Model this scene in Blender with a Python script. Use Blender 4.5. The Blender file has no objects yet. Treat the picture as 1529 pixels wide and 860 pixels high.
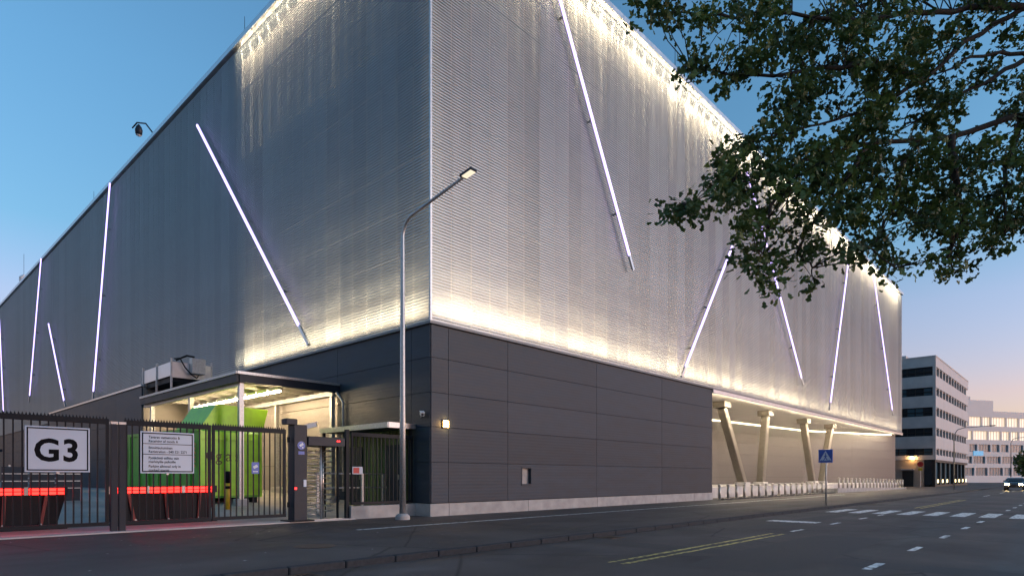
import bpy, math, random
import numpy as np
from mathutils import Vector, Matrix
R = math.radians
random.seed(7)
S = bpy.context.scene
COL = S.collection

# ------------------------------------------------------------------ camera
CAM = Vector((-14.15, -17.1, 1.4))
cd = bpy.data.cameras.new('camera'); cam = bpy.data.objects.new('camera', cd); COL.objects.link(cam)
cam.location = CAM
cam.rotation_euler = (R(90), 0, math.atan2(.681, .7326) - R(90))
cd.sensor_width = 36; cd.lens = 926 / 1529 * 36
cd.shift_y = (712 - 430) / 1529
cd.clip_end = 3000
S.camera = cam

# ------------------------------------------------------------------ sky, sun, exposure
EXPO = 3.12
ES = 2 ** -EXPO                       # lamps are set relative to the exposure
SUN_EL, SUN_AZ = 1.2, 150.0          # azimuth clockwise from +Y; the sun has gone down behind the camera's right shoulder
SKY_STRENGTH = 0.15
w = bpy.data.worlds.new('World'); S.world = w; w.use_nodes = True
nt = w.node_tree; nt.nodes.clear()
sky = nt.nodes.new('ShaderNodeTexSky'); sky.sky_type = 'NISHITA'; sky.sun_disc = False
sky.sun_elevation = R(SUN_EL); sky.sun_rotation = R(SUN_AZ)
sky.altitude = 0; sky.air_density = 1.0; sky.dust_density = 0.6; sky.ozone_density = 3.0
bg = nt.nodes.new('ShaderNodeBackground'); bg.inputs[1].default_value = SKY_STRENGTH
wo = nt.nodes.new('ShaderNodeOutputWorld')
# sky tint by height: warm low down, cooled at horizon to curb orange light
tcw = nt.nodes.new('ShaderNodeTexCoord'); sep = nt.nodes.new('ShaderNodeSeparateXYZ'); rmp = nt.nodes.new('ShaderNodeValToRGB')
els = rmp.color_ramp.elements; els[0].position = 0.0; els[0].color = (.60,.64,.86,1); els[1].position = .5; els[1].color = (.80,.86,.74,1)
e_ = els.new(.11); e_.color = (1.12,.62,.63,1); e_ = els.new(.23); e_.color = (1.14,.74,.68,1); e_ = els.new(.32); e_.color = (.78,.78,.67,1)
nt.links.new(tcw.outputs['Generated'], sep.inputs[0]); nt.links.new(sep.outputs['Z'], rmp.inputs[0])
tint = nt.nodes.new('ShaderNodeMix'); tint.data_type = 'RGBA'; tint.blend_type = 'MULTIPLY'; tint.inputs['Factor'].default_value = 1
nt.links.new(sky.outputs[0], tint.inputs['A']); nt.links.new(rmp.outputs[0], tint.inputs['B']); nt.links.new(tint.outputs['Result'], bg.inputs[0])
nt.links.new(bg.outputs[0], wo.inputs[0])

sd = bpy.data.lights.new('sun', 'SUN'); sun = bpy.data.objects.new('sun', sd); COL.objects.link(sun)
sd.energy = 0.13; sd.angle = R(20); sd.color = (1, .97, .96)
sdir = Vector((math.sin(R(SUN_AZ)) * math.cos(R(12)), math.cos(R(SUN_AZ)) * math.cos(R(12)), math.sin(R(12))))
sun.rotation_euler = sdir.to_track_quat('Z', 'Y').to_euler()

S.view_settings.view_transform = 'Standard'; S.view_settings.look = 'None'
S.view_settings.gamma = 1; S.view_settings.use_curve_mapping = False
S.view_settings.exposure = EXPO
S.render.engine = 'CYCLES'
cy = S.cycles
cy.use_denoising = True
cy.max_bounces = 8; cy.diffuse_bounces = 4; cy.glossy_bounces = 4; cy.transparent_max_bounces = 16
cy.sample_clamp_indirect = 6
cy.use_light_tree = True

# ------------------------------------------------------------------ helpers
class MB:
    """collects faces for one mesh"""
    def __init__(s): s.v = []; s.f = []
    def quad(s, a, b, c, d):
        n = len(s.v); s.v += [tuple(a), tuple(b), tuple(c), tuple(d)]; s.f.append((n, n+1, n+2, n+3)); return s
    def poly(s, pts):
        n = len(s.v); s.v += [tuple(p) for p in pts]; s.f.append(tuple(range(n, n+len(pts)))); return s
    def hexa(s, p):      # 4 bottom ccw, 4 top ccw
        n = len(s.v); s.v += [tuple(q) for q in p]
        for f in ((3,2,1,0),(4,5,6,7),(0,1,5,4),(1,2,6,5),(2,3,7,6),(3,0,4,7)): s.f.append(tuple(n+i for i in f))
        return s
    def box(s, x0, x1, y0, y1, z0, z1):
        return s.hexa([(x0,y0,z0),(x1,y0,z0),(x1,y1,z0),(x0,y1,z0),(x0,y0,z1),(x1,y0,z1),(x1,y1,z1),(x0,y1,z1)])
    def cbox(s, x0, x1, y0, y1, z0, z1, c=.01):   # box with chamfered vertical and top edges
        n = len(s.v)
        def ring(i, z): return [(x0+i,y0+c,z),(x0+c,y0+i,z),(x1-c,y0+i,z),(x1-i,y0+c,z),(x1-i,y1-c,z),(x1-c,y1-i,z),(x0+c,y1-i,z),(x0+i,y1-c,z)]
        c2 = c
        rs = [ring(0, z0), ring(0, z1-c), [(x0+c2,y0+c2+c,z1),(x0+c2+c,y0+c2,z1),(x1-c2-c,y0+c2,z1),(x1-c2,y0+c2+c,z1),(x1-c2,y1-c2-c,z1),(x1-c2-c,y1-c2,z1),(x0+c2+c,y1-c2,z1),(x0+c2,y1-c2-c,z1)]]
        for r in rs: s.v += r
        for k in range(2):
            for i in range(8):
                j = (i+1) % 8; s.f.append((n+k*8+i, n+k*8+j, n+k*8+8+j, n+k*8+8+i))
        s.f.append(tuple(n+16+i for i in range(8))); s.f.append(tuple(n+7-i for i in range(8)))
        return s
    def obox(s, c, ax, ay, az):   # half-extent vectors
        c = Vector(c); ax = Vector(ax); ay = Vector(ay); az = Vector(az)
        return s.hexa([c-ax-ay-az, c+ax-ay-az, c+ax+ay-az, c-ax+ay-az, c-ax-ay+az, c+ax-ay+az, c+ax+ay+az, c-ax+ay+az])
    def bar(s, a, b, wd, hd, up=(0,0,1)):
        a = Vector(a); b = Vector(b); d = (b-a); L = d.length; d = d/L
        u = Vector(up)
        if abs(d.dot(u)) > .98: u = Vector((1,0,0))
        r = d.cross(u).normalized(); u = r.cross(d)
        return s.obox((a+b)/2, d*L/2, r*wd/2, u*hd/2)
    def cyl(s, a, b, r0, r1=None, n=12, caps=True):
        if r1 is None: r1 = r0
        return s.tube([a, b], [r0, r1], n, caps)
    def tube(s, pts, rad, n=8, caps=True):
        pts = [Vector(p) for p in pts]
        if not hasattr(rad, '__len__'): rad = [rad]*len(pts)
        base = len(s.v); prev = None
        for i, p in enumerate(pts):
            if i == 0: d = pts[1]-p
            elif i == len(pts)-1: d = p-pts[i-1]
            else: d = pts[i+1]-pts[i-1]
            d = d.normalized() if d.length > 1e-9 else Vector((0,0,1))
            if prev is None:
                u = Vector((0,0,1)) if abs(d.z) < .95 else Vector((1,0,0))
                r = d.cross(u).normalized()
            else:
                r = (prev - d*prev.dot(d))
                r = r.normalized() if r.length > 1e-6 else d.orthogonal().normalized()
            prev = r; u = d.cross(r)
            for k in range(n):
                a = 2*math.pi*k/n; s.v.append(tuple(p + (r*math.cos(a)+u*math.sin(a))*rad[i]))
        for i in range(len(pts)-1):
            for k in range(n):
                j = (k+1) % n; o = base+i*n
                s.f.append((o+k, o+n+k, o+n+j, o+j))
        if caps:
            s.f.append(tuple(base+k for k in range(n))); s.f.append(tuple(base+(len(pts)-1)*n+n-1-k for k in range(n)))
        return s
    def lathe(s, c, prof, n=16):     # prof: (r, z)
        base = len(s.v); c = Vector(c)
        for r, z in prof:
            for k in range(n):
                a = 2*math.pi*k/n; s.v.append((c.x+r*math.cos(a), c.y+r*math.sin(a), c.z+z))
        for i in range(len(prof)-1):
            for k in range(n):
                j = (k+1) % n; o = base+i*n; s.f.append((o+k, o+j, o+n+j, o+n+k))
        s.f.append(tuple(base+n-1-k for k in range(n))); s.f.append(tuple(base+(len(prof)-1)*n+k for k in range(n)))
        return s
    def prism(s, poly, mapf, d0, d1):   # poly 2-D outline, mapf(u,v,d)->xyz
        n = len(s.v); m = len(poly)
        for d in (d0, d1): s.v += [tuple(mapf(u, v, d)) for u, v in poly]
        s.f.append(tuple(n+m-1-i for i in range(m))); s.f.append(tuple(n+m+i for i in range(m)))
        for i in range(m):
            j = (i+1) % m; s.f.append((n+i, n+j, n+m+j, n+m+i))
        return s
    def mesh(s, name, off=(0,0,0), smooth=False):
        me = bpy.data.meshes.new(name)
        o = Vector(off)
        me.from_pydata([tuple(Vector(v)-o) for v in s.v], [], s.f); me.update()
        if smooth: me.polygons.foreach_set('use_smooth', [True]*len(me.polygons))
        import bmesh
        bm = bmesh.new(); bm.from_mesh(me); bmesh.ops.recalc_face_normals(bm, faces=bm.faces); bm.to_mesh(me); bm.free()
        return me

WLOC = {}
def tag(o, label=None, cat=None, group=None, kind=None):
    if label: o['label'] = label
    if cat: o['category'] = cat
    if group: o['group'] = group
    if kind: o['kind'] = kind
    return o
def thing(name, loc, label, cat, group=None, rz=0):
    o = bpy.data.objects.new(name, None); COL.objects.link(o)
    o.location = loc; o.rotation_euler = (0, 0, rz); o.empty_display_size = .2
    WLOC[o.name] = Vector(loc)
    return tag(o, label, cat, group)
def part(name, mb, m, parent=None, local=False, smooth=False, kind=None, label=None):
    """one mesh object; vertices are in world space unless local (then in the root's own space)"""
    off = Vector((0,0,0)) if (local or parent is None) else WLOC.get(parent.name, Vector((0,0,0)))
    me = mb.mesh(name, off, smooth) if isinstance(mb, MB) else mb
    me.materials.append(m)
    o = bpy.data.objects.new(name, me); COL.objects.link(o)
    if parent is not None:
        o.parent = parent; WLOC[o.name] = off
    if kind: o['kind'] = kind
    if label: o['label'] = label
    return o
def solo(name, mb, m, label, cat, group=None, smooth=False):
    """a top-level thing that is a single mesh, origin at its base"""
    vs = np.array(mb.v); c = Vector(((vs[:,0].min()+vs[:,0].max())/2, (vs[:,1].min()+vs[:,1].max())/2, vs[:,2].min()))
    me = mb.mesh(name, c, smooth); me.materials.append(m)
    o = bpy.data.objects.new(name, me); COL.objects.link(o); o.location = c
    return tag(o, label, cat, group)
def inst(name, me, loc, parent, rz=0):
    o = bpy.data.objects.new(name, me); COL.objects.link(o); o.parent = parent
    o.location = Vector(loc) - WLOC.get(parent.name, Vector((0,0,0))); o.rotation_euler = (0,0,rz)
    return o
def ordinal(i):
    return ['first','second','third','fourth','fifth','sixth','seventh','eighth','ninth','tenth','eleventh','twelfth','thirteenth','fourteenth','fifteenth','sixteenth','seventeenth','eighteenth','nineteenth','twentieth','twenty-first','twenty-second','twenty-third','twenty-fourth'][i]
def text_mesh(body, size, mapf, align='LEFT', bold=0.0):
    cu = bpy.data.curves.new('t', 'FONT'); cu.body = body; cu.size = size; cu.align_x = align; cu.offset = bold
    cu.resolution_u = 3
    to = bpy.data.objects.new('t', cu); COL.objects.link(to)
    dg = bpy.context.evaluated_depsgraph_get()
    me = bpy.data.meshes.new_from_object(to.evaluated_get(dg))
    bpy.data.objects.remove(to)
    mb = MB()
    mb.v = [tuple(mapf(v.co.x, v.co.y)) for v in me.vertices]; mb.f = [tuple(p.vertices) for p in me.polygons]
    bpy.data.meshes.remove(me)
    return mb

# ------------------------------------------------------------------ materials
M = {}
def mat(name, col, rough=.6, metal=0, var=.12, scale=3.0, bump=0, bscale=60, spec=.5, coat=0, alpha=1, stretch=(1,1,1), trans=0, roughvar=0.1, objvar=0, ribs=False):
    m = bpy.data.materials.new(name); m.use_nodes = True; M[name] = m
    nt = m.node_tree; b = nt.nodes['Principled BSDF']; L = nt.links.new
    tc = nt.nodes.new('ShaderNodeTexCoord'); mp = nt.nodes.new('ShaderNodeMapping'); mp.inputs['Scale'].default_value = stretch
    L(tc.outputs['Object'], mp.inputs[0])
    n = nt.nodes.new('ShaderNodeTexNoise'); n.inputs['Scale'].default_value = scale; n.inputs['Detail'].default_value = 5
    L(mp.outputs[0], n.inputs['Vector'])
    cr = nt.nodes.new('ShaderNodeValToRGB')
    cr.color_ramp.elements[0].position = .3; cr.color_ramp.elements[1].position = .7
    c0 = [max(0, c*(1-var)) for c in col]; c1 = [min(1, c*(1+var)) for c in col]
    cr.color_ramp.elements[0].color = (*c0, 1); cr.color_ramp.elements[1].color = (*c1, 1)
    L(n.outputs['Fac'], cr.inputs[0]); L(cr.outputs[0], b.inputs['Base Color'])
    if objvar:
        oi = nt.nodes.new('ShaderNodeObjectInfo'); m2 = nt.nodes.new('ShaderNodeMapRange'); m2.inputs['To Min'].default_value = 1-objvar; m2.inputs['To Max'].default_value = 1+objvar
        hv = nt.nodes.new('ShaderNodeHueSaturation'); L(oi.outputs['Random'], m2.inputs[0]); L(m2.outputs[0], hv.inputs['Value']); L(cr.outputs[0], hv.inputs['Color']); L(hv.outputs[0], b.inputs['Base Color'])
    mr = nt.nodes.new('ShaderNodeMapRange'); mr.inputs['To Min'].default_value = max(0, rough-roughvar); mr.inputs['To Max'].default_value = min(1, rough+roughvar)
    L(n.outputs['Fac'], mr.inputs[0]); L(mr.outputs[0], b.inputs['Roughness'])
    b.inputs['Metallic'].default_value = metal; b.inputs['Specular IOR Level'].default_value = spec
    b.inputs['Coat Weight'].default_value = coat; b.inputs['Alpha'].default_value = alpha
    b.inputs['Transmission Weight'].default_value = trans
    if bump:
        n2 = nt.nodes.new('ShaderNodeTexNoise'); n2.inputs['Scale'].default_value = bscale; n2.inputs['Detail'].default_value = 3
        L(mp.outputs[0], n2.inputs['Vector'])
        bp = nt.nodes.new('ShaderNodeBump'); bp.inputs['Strength'].default_value = bump; bp.inputs['Distance'].default_value = .02
        L(n2.outputs['Fac'], bp.inputs['Height']); L(bp.outputs[0], b.inputs['Normal'])
        if ribs:     # fine horizontal profiling rolled into the sheet
            wv = nt.nodes.new('ShaderNodeTexWave'); wv.wave_type = 'BANDS'; wv.bands_direction = 'Z'; wv.inputs['Scale'].default_value = 2.6; wv.inputs['Distortion'].default_value = .15
            L(tc.outputs['Object'], wv.inputs['Vector']); b2 = nt.nodes.new('ShaderNodeBump'); b2.inputs['Strength'].default_value = .07; b2.inputs['Distance'].default_value = .02
            L(wv.outputs['Fac'], b2.inputs['Height']); L(bp.outputs[0], b2.inputs['Normal']); L(b2.outputs[0], b.inputs['Normal'])
    return m
def worn(name, lo, hi, under):
    e = M[name].node_tree.nodes['Color Ramp'].color_ramp.elements; e[0].position = lo; e[1].position = hi; e[0].color = (*under, 1)
def emit(name, col, strength, base=(.8,.8,.8)):
    m = bpy.data.materials.new(name); m.use_nodes = True; M[name] = m
    b = m.node_tree.nodes['Principled BSDF']; b.inputs['Base Color'].default_value = (*base, 1)
    b.inputs['Emission Color'].default_value = (*col, 1); b.inputs['Emission Strength'].default_value = strength * ES
    return m

def asphalt(name, col):
    m = bpy.data.materials.new(name); m.use_nodes = True; M[name] = m
    nt = m.node_tree; b = nt.nodes['Principled BSDF']; L = nt.links.new
    tc = nt.nodes.new('ShaderNodeTexCoord')
    def noise(scale, detail, stretch=(1,1,1)):
        mp = nt.nodes.new('ShaderNodeMapping'); mp.inputs['Scale'].default_value = stretch; L(tc.outputs['Object'], mp.inputs[0])
        n = nt.nodes.new('ShaderNodeTexNoise'); n.inputs['Scale'].default_value = scale; n.inputs['Detail'].default_value = detail; L(mp.outputs[0], n.inputs['Vector']); return n
    def mrange(src, a, b_, lo=.3, hi=.7):
        r = nt.nodes.new('ShaderNodeMapRange'); r.inputs['From Min'].default_value = lo; r.inputs['From Max'].default_value = hi; r.inputs['To Min'].default_value = a; r.inputs['To Max'].default_value = b_; L(src, r.inputs[0]); return r.outputs[0]
    def mul(a, b_):
        x = nt.nodes.new('ShaderNodeMath'); x.operation = 'MULTIPLY'; L(a, x.inputs[0]); L(b_, x.inputs[1]); return x.outputs[0]
    patch = noise(.35, 4); tracks = noise(.9, 4, (.05, 1, 1)); grain = noise(70, 3); stains = noise(1.7, 6); gran = noise(260, 2)
    vor = nt.nodes.new('ShaderNodeTexVoronoi'); vor.feature = 'DISTANCE_TO_EDGE'; vor.inputs['Scale'].default_value = .22
    wv = noise(1.3, 5); mixv = nt.nodes.new('ShaderNodeMix'); mixv.data_type = 'VECTOR'; mixv.inputs['Factor'].default_value = .10
    L(tc.outputs['Object'], mixv.inputs[4]); L(wv.outputs['Color'], mixv.inputs[5]); L(mixv.outputs[1], vor.inputs['Vector'])
    crack = mrange(vor.outputs['Distance'], .35, 1, .0, .009)
    v = mul(mul(mul(mrange(patch.outputs['Fac'], .62, 1.36), mrange(tracks.outputs['Fac'], .72, 1.3)), mul(mrange(grain.outputs['Fac'], .7, 1.35), mrange(stains.outputs['Fac'], .72, 1.2))), crack)
    cm = nt.nodes.new('ShaderNodeVectorMath'); cm.operation = 'SCALE'; cm.inputs[0].default_value = col; L(v, cm.inputs['Scale']); L(cm.outputs[0], b.inputs['Base Color'])
    L(mul(mrange(tracks.outputs['Fac'], .62, .9), mrange(stains.outputs['Fac'], .85, 1.1)), b.inputs['Roughness']); b.inputs['Specular IOR Level'].default_value = .4
    bp = nt.nodes.new('ShaderNodeBump'); bp.inputs['Strength'].default_value = .4; bp.inputs['Distance'].default_value = .01
    L(gran.outputs['Fac'], bp.inputs['Height']); L(bp.outputs[0], b.inputs['Normal'])
    return m
asphalt('asphalt', (.076,.061,.056)); asphalt('asphalt_walk', (.066,.054,.049))
mat('terrain', (.06,.06,.055), .9, scale=.05)
mat('concrete', (.36,.35,.34), .8, var=.18, scale=2.2, bump=.15, bscale=40)
mat('concrete_pale', (.45,.43,.42), .8, var=.14, scale=1.5, bump=.12, bscale=50)
mat('yard_concrete', (.3,.28,.26), .8, var=.16, scale=.8, bump=.1, bscale=50)
mat('granite', (.042,.045,.051), .9, var=.2, scale=14, spec=.2)
mat('paint_white', (.62,.62,.60), .7, var=.3, scale=9, bump=.15, bscale=120)
mat('paint_yellow', (.55,.42,.12), .7, var=.3, scale=9, bump=.15, bscale=120)
worn('paint_white', .36, .50, (.09,.08,.075)); worn('paint_yellow', .38, .55, (.08,.065,.05))
mat('cladding', (.028,.041,.058), .50, metal=.0, spec=.24, ribs=True, objvar=.13, var=.16, scale=1.3, bump=.22, bscale=1.0, stretch=(.6,.6,2.2), roughvar=.08)
mat('cladding_core', (.014,.016,.02), .8)
for i, a in enumerate((.77,.69,.61)):
    mat('perforated_sheet_%d' % i, (.42,.455,.48), .46, metal=.55, var=.06, objvar=.06, scale=.7, alpha=a, roughvar=.05)
mat('backing', (.42,.41,.39), .7, var=.1, scale=.6)
mat('fin', (.85,.85,.84), .6, var=.04)
mat('rail_dark', (.12,.12,.12), .6)
mat('aluminium', (.55,.56,.58), .35, metal=.8, var=.08)
mat('galvanised', (.42,.43,.44), .45, metal=.75, var=.2, scale=18)
mat('steel_stainless', (.42,.40,.37), .3, metal=.9, var=.1, scale=10)
mat('black_metal', (.009,.012,.017), .55, spec=.2, var=.15)
mat('dark_paint', (.017,.024,.036), .5, spec=.25, var=.15)
mat('column_tan', (.12,.105,.085), .5, var=.1, scale=4)
mat('soffit', (.75,.71,.65), .7, var=.06, scale=1)
mat('recess_clad', (.05,.049,.05), .5, metal=.2, var=.12, scale=1.2, bump=.05, bscale=1.2, stretch=(.6,.6,2.2))
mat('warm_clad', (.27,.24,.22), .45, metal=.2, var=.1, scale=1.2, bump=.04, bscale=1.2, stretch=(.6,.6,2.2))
mat('canopy_roof', (.35,.33,.30), .6, metal=.2, var=.15, scale=3)
mat('green_paint', (.36,.68,.03), .42, var=.14, scale=2.5, bump=.05, bscale=4)
mat('green_dark', (.11,.38,.04), .45, var=.16, scale=2.5, bump=.05, bscale=4)
mat('hazard_orange', (.65,.24,.03), .5)
mat('sign_white', (.52,.60,.70), .45, var=.03)
mat('sign_black', (.006,.006,.008), .7, spec=.1)
mat('sign_blue', (.02,.09,.42), .4, var=.05)
mat('sign_red', (.5,.02,.02), .4)
mat('bollard_yellow', (.62,.40,.02), .5, var=.15, scale=6)
mat('white_plastic', (.7,.7,.7), .4)
mat('glass_dark', (.035,.042,.05), .1, spec=.6, var=.2, scale=.3, roughvar=.02)
mat('glass_teal', (.07,.14,.18), .3, spec=.3, var=.3, scale=.2, roughvar=.02)
mat('office_grey', (.55,.50,.47), .7, var=.1, scale=.8, bump=.1, bscale=12)
mat('office_panel', (.50,.49,.50), .55, var=.06, scale=.5)
mat('office_white', (.62,.60,.60), .6, var=.06, scale=.3)
mat('stone_tan', (.32,.26,.21), .7, var=.12, scale=2)
mat('frame_black', (.015,.015,.016), .5)
mat('bark', (.03,.024,.02), .9, var=.35, scale=9, bump=.8, bscale=22)
mat('rust', (.12,.075,.05), .75, metal=.3, var=.3, scale=9, bump=.3, bscale=60)
mat('car_grey', (.06,.065,.075), .22, metal=.6, coat=.8, var=.03)
mat('car_dark', (.03,.035,.05), .2, metal=.5, coat=.8, var=.03)
mat('rubber', (.012,.012,.012), .8)
mat('wood_panel', (.30,.21,.14), .6, var=.15, scale=5)
emit('led_warm', (1,.82,.58), 300)
emit('led_line', (1,.78,.46), 15)
emit('tube_warm', (1,.75,.45), 150)
emit('bar_violet', (.52,.38,1.0), 3.0)
emit('red_led', (1,.010,.007), 13, (.3,.02,.02))
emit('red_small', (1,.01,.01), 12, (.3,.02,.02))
emit('lamp_orange', (1,.55,.18), 260)
emit('street_led', (1,.86,.62), 1.0)
emit('head_light', (1,.72,.32), 250)
emit('tail_light', (1,.006,.006), 7, (.3,.01,.01))
emit('window_sunset_glow', (1,.72,.40), .75)  # glow stands in for sunset reflected in the white office's upper panes
emit('window_shop', (1,.72,.30), 4)
emit('screen_blue', (.06,.45,.8), .5, (.05,.3,.5))
# leaves
m = bpy.data.materials.new('leaf'); m.use_nodes = True; M['leaf'] = m
nt = m.node_tree; b = nt.nodes['Principled BSDF']
gi = nt.nodes.new('ShaderNodeTexCoord'); nz = nt.nodes.new('ShaderNodeTexNoise'); nz.inputs['Scale'].default_value = 1.6; nz.inputs['Detail'].default_value = 6
cr = nt.nodes.new('ShaderNodeValToRGB'); cr.color_ramp.elements[0].position = .33; cr.color_ramp.elements[1].position = .68
cr.color_ramp.elements[0].color = (.03,.06,.02,1); cr.color_ramp.elements[1].color = (.11,.18,.04,1)
nt.links.new(gi.outputs['Object'], nz.inputs['Vector']); nt.links.new(nz.outputs['Fac'], cr.inputs[0]); nt.links.new(cr.outputs[0], b.inputs['Base Color'])
b.inputs['Roughness'].default_value = .55
tr = nt.nodes.new('ShaderNodeBsdfTranslucent'); mx = nt.nodes.new('ShaderNodeMixShader'); mx.inputs[0].default_value = .25
nt.links.new(cr.outputs[0], tr.inputs[0]); nt.links.new(b.outputs[0], mx.inputs[1]); nt.links.new(tr.outputs[0], mx.inputs[2])
nt.links.new(mx.outputs[0], nt.nodes['Material Output'].inputs[0])
# corrugated green lobby wall
mat('lobby_green', (.10,.13,.05), .45, var=.1, scale=2)

def area_light(name, loc, sx, sy, rot, power, col, parent, spread=R(88)):
    ld = bpy.data.lights.new(name, 'AREA'); ld.shape = 'RECTANGLE'; ld.size = sx; ld.size_y = sy; ld.energy = power * ES; ld.spread = spread; ld.color = col
    o = bpy.data.objects.new(name, ld); COL.objects.link(o); o.parent = parent
    o.location = Vector(loc) - WLOC.get(parent.name, Vector((0,0,0))); o.rotation_euler = rot
    return o

# ------------------------------------------------------------------ setting: ground, road, footways
KY = -8.1      # far kerb line
NY = -18.6     # near kerb line
g = MB(); g.box(-900, 1200, -900, 1200, -.6, -.2); tag(part('terrain', g, M['terrain']), kind='structure')
def sheet(x0, x1, y0, y1, z): 
    return MB().box(x0, x1, y0, y1, z-.08, z)
road = tag(part('road', sheet(-160, 420, NY, KY, -.1), M['asphalt']), kind='structure')
WLOC[road.name] = Vector((0,0,0))
fw = tag(part('pavement', sheet(-160, 420, KY+.16, 40, 0), M['asphalt_walk']), kind='structure')
WLOC[fw.name] = Vector((0,0,0))
nw = tag(part('pavement_near', sheet(-160, 420, NY-5, NY-.16, 0), M['asphalt_walk']), kind='structure')
nw.name = 'pavement'
for (ya, yb) in ((KY, KY+.16), (NY-.16, NY)):
    k = thing('kerb', (0, ya, -.1), 'x', 'kerb'); del k['label']; del k['category']; k['kind'] = 'structure'
    st = MB().cbox(-.49, .49, 0, .16, -.05, .115, .015).mesh('kerb_stone'); st.materials.append(M['granite'])
    xs = np.arange(-20, 60, 1.0) if ya > -10 else np.arange(-14, 10, 1.0)
    for x in xs: inst('kerb_stone', st, (x, ya, -.1), k)
    part('kerb_run', MB().box(xs[-1]+.5, 400, ya, yb, -.2, .012).box(-150, xs[0]-.5, ya, yb, -.2, .012), M['granite'], k)
def marking(name, x0, x1, y0, y1, m='paint_white', z=-.096, par=None):
    mb = MB(); n = max(1, int((x1-x0)/.6))
    rnd = random.Random(int(x0*100+y0*10))
    top = []; bot = []
    for i in range(n+1):
        x = x0+(x1-x0)*i/n; top.append((x, y1+rnd.uniform(-.008,.008), z)); bot.append((x, y0+rnd.uniform(-.008,.008), z))
    for i in range(n): mb.quad(bot[i], bot[i+1], top[i+1], top[i])
    return part(name, mb, M[m], par or road)
marking('yellow_line', -5.0, 2.7, -10.98, -10.88, 'paint_yellow'); marking('yellow_line', -5.0, 2.7, -11.26, -11.16, 'paint_yellow')
marking('yellow_line', 21, 36, -10.98, -10.88, 'paint_yellow'); marking('yellow_line', 21, 36, -11.26, -11.16, 'paint_yellow')
for x in (3.6, 7.2, 10.6, 13.2): marking('lane_dash', x, x+.95, -11.16, -11.04)
for x in (-9.6, -6.1, -2.85, .6, 4.2, 7.85, 11.3, 21, 24.5, 28, 31.5, 35, 38.5, 42): marking('lane_dash', x, x+1.0, -14.52, -14.38)
for i in range(11): marking('crosswalk_bar', 14.6, 17.9, -9.0-.885*i-.26, -9.0-.885*i+.22)
marking('stop_line', 7.3, 8.0, -10.6, -9.0)
for x in (46, 58, 70): marking('lane_dash', x, x+4, -11.2, -11.08)
marking('edge_line', -4.9, 40, -2.95, -2.82, z=.004, par=fw)
# asphalt repairs
rep = mat('asphalt_patch', (.042,.035,.034), .7, var=.25, scale=1.2, bump=.3, bscale=140)
for pi_, (x0, x1, y0, y1) in enumerate(((-4.4, 3.2, -13.6, -11.9), (9.0, 13.5, -16.8, -15.4), (-2.6, -1.7, -18.4, -8.3), (4.2, 12.8, -10.3, -9.5))):
    pm = MB(); pts = []
    rnd = random.Random(3)
    for k in range(28):
        a = 2*math.pi*k/28
        sx = max(-1, min(1, 1.25*math.cos(a))); sy = max(-1, min(1, 1.25*math.sin(a)))
        pts.append(((x0+x1)/2+sx*(x1-x0)/2+rnd.uniform(-.05,.05), (y0+y1)/2+sy*(y1-y0)/2+rnd.uniform(-.05,.05), -.0985+.0006*pi_))
    pm.poly(pts); part('asphalt_patch', pm, rep, road)
mh = thing('manhole_cover', (-7.65, -5.6, 0), 'round rusty iron manhole cover set in the asphalt in front of the gate', 'manhole')
part('rim', MB().lathe((-7.65,-5.6,0), [(.36,-.01),(.42,.006),(.36,.010)], 28), M['rust'], mh)
part('lid', MB().lathe((-7.65,-5.6,0), [(.35,-.02),(.35,.008),(.33,.012)], 28), M['rust'], mh)
for (x, y) in ((-1.2, KY-.32), (24.0, KY-.32), (-9.5, KY-.32)):
    dr = thing('storm_drain', (x, y, -.1), 'iron storm drain grate by the kerb, ' + ('near the yellow lines' if x == -1.2 else 'beyond the crosswalk' if x > 0 else 'towards the left picture edge'), 'drain', 'storm drains along the kerb')
    part('frame', MB().box(x-.3,x+.3,y-.22,y-.18,-.12,-.092).box(x-.3,x+.3,y+.18,y+.22,-.12,-.092).box(x-.3,x-.26,y-.18,y+.18,-.12,-.092).box(x+.26,x+.3,y-.18,y+.18,-.12,-.092), M['rust'], dr)
    for k in range(7): part('bar', MB().box(x-.235+k*.075,x-.205+k*.075,y-.18,y+.18,-.12,-.094), M['rust'], dr)
    part('sump', MB().box(x-.26,x+.26,y-.18,y+.18,-.11,-.0985), M['sign_black'], dr)
lf = MB(); rnd = random.Random(5)
for k in range(46):
    x, y = rnd.uniform(-14,-3), rnd.uniform(-8,.3); a = rnd.uniform(0,6.28); s_ = rnd.uniform(.02,.05)
    lf.quad((x,y,.006),(x+s_*math.cos(a),y+s_*math.sin(a),.012),(x+s_*1.5*math.cos(a+.5),y+s_*1.5*math.sin(a+.5),.006),(x+s_*math.cos(a+1),y+s_*math.sin(a+1),.01))
tag(part('fallen_leaves', lf, M['concrete_pale']), 'pale fallen leaves scattered on the asphalt', 'leaves', kind='stuff')

# concrete strip under the gate + rising yard behind it
tag(part('gate_threshold', MB().box(-30, -2.6, .72, 1.45, -.05, .035), M['concrete_pale']), kind='structure')
def yz(x, y):
    if y < 1.45: return .03
    if y < 12.4: return .03 + (y-1.45)/(12.4-1.45)*.74
    return .77
ym = MB(); ys = [1.45, 2, 3, 4.5, 6, 8, 10, 12.4, 20, 40, 100]
for a, b_ in zip(ys[:-1], ys[1:]):
    ym.quad((-60,a,yz(0,a)), (-.0,a,yz(0,a)), (-.0,b_,yz(0,b_)), (-60,b_,yz(0,b_)))
tag(part('yard', ym, M['yard_concrete']), kind='structure')

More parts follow.
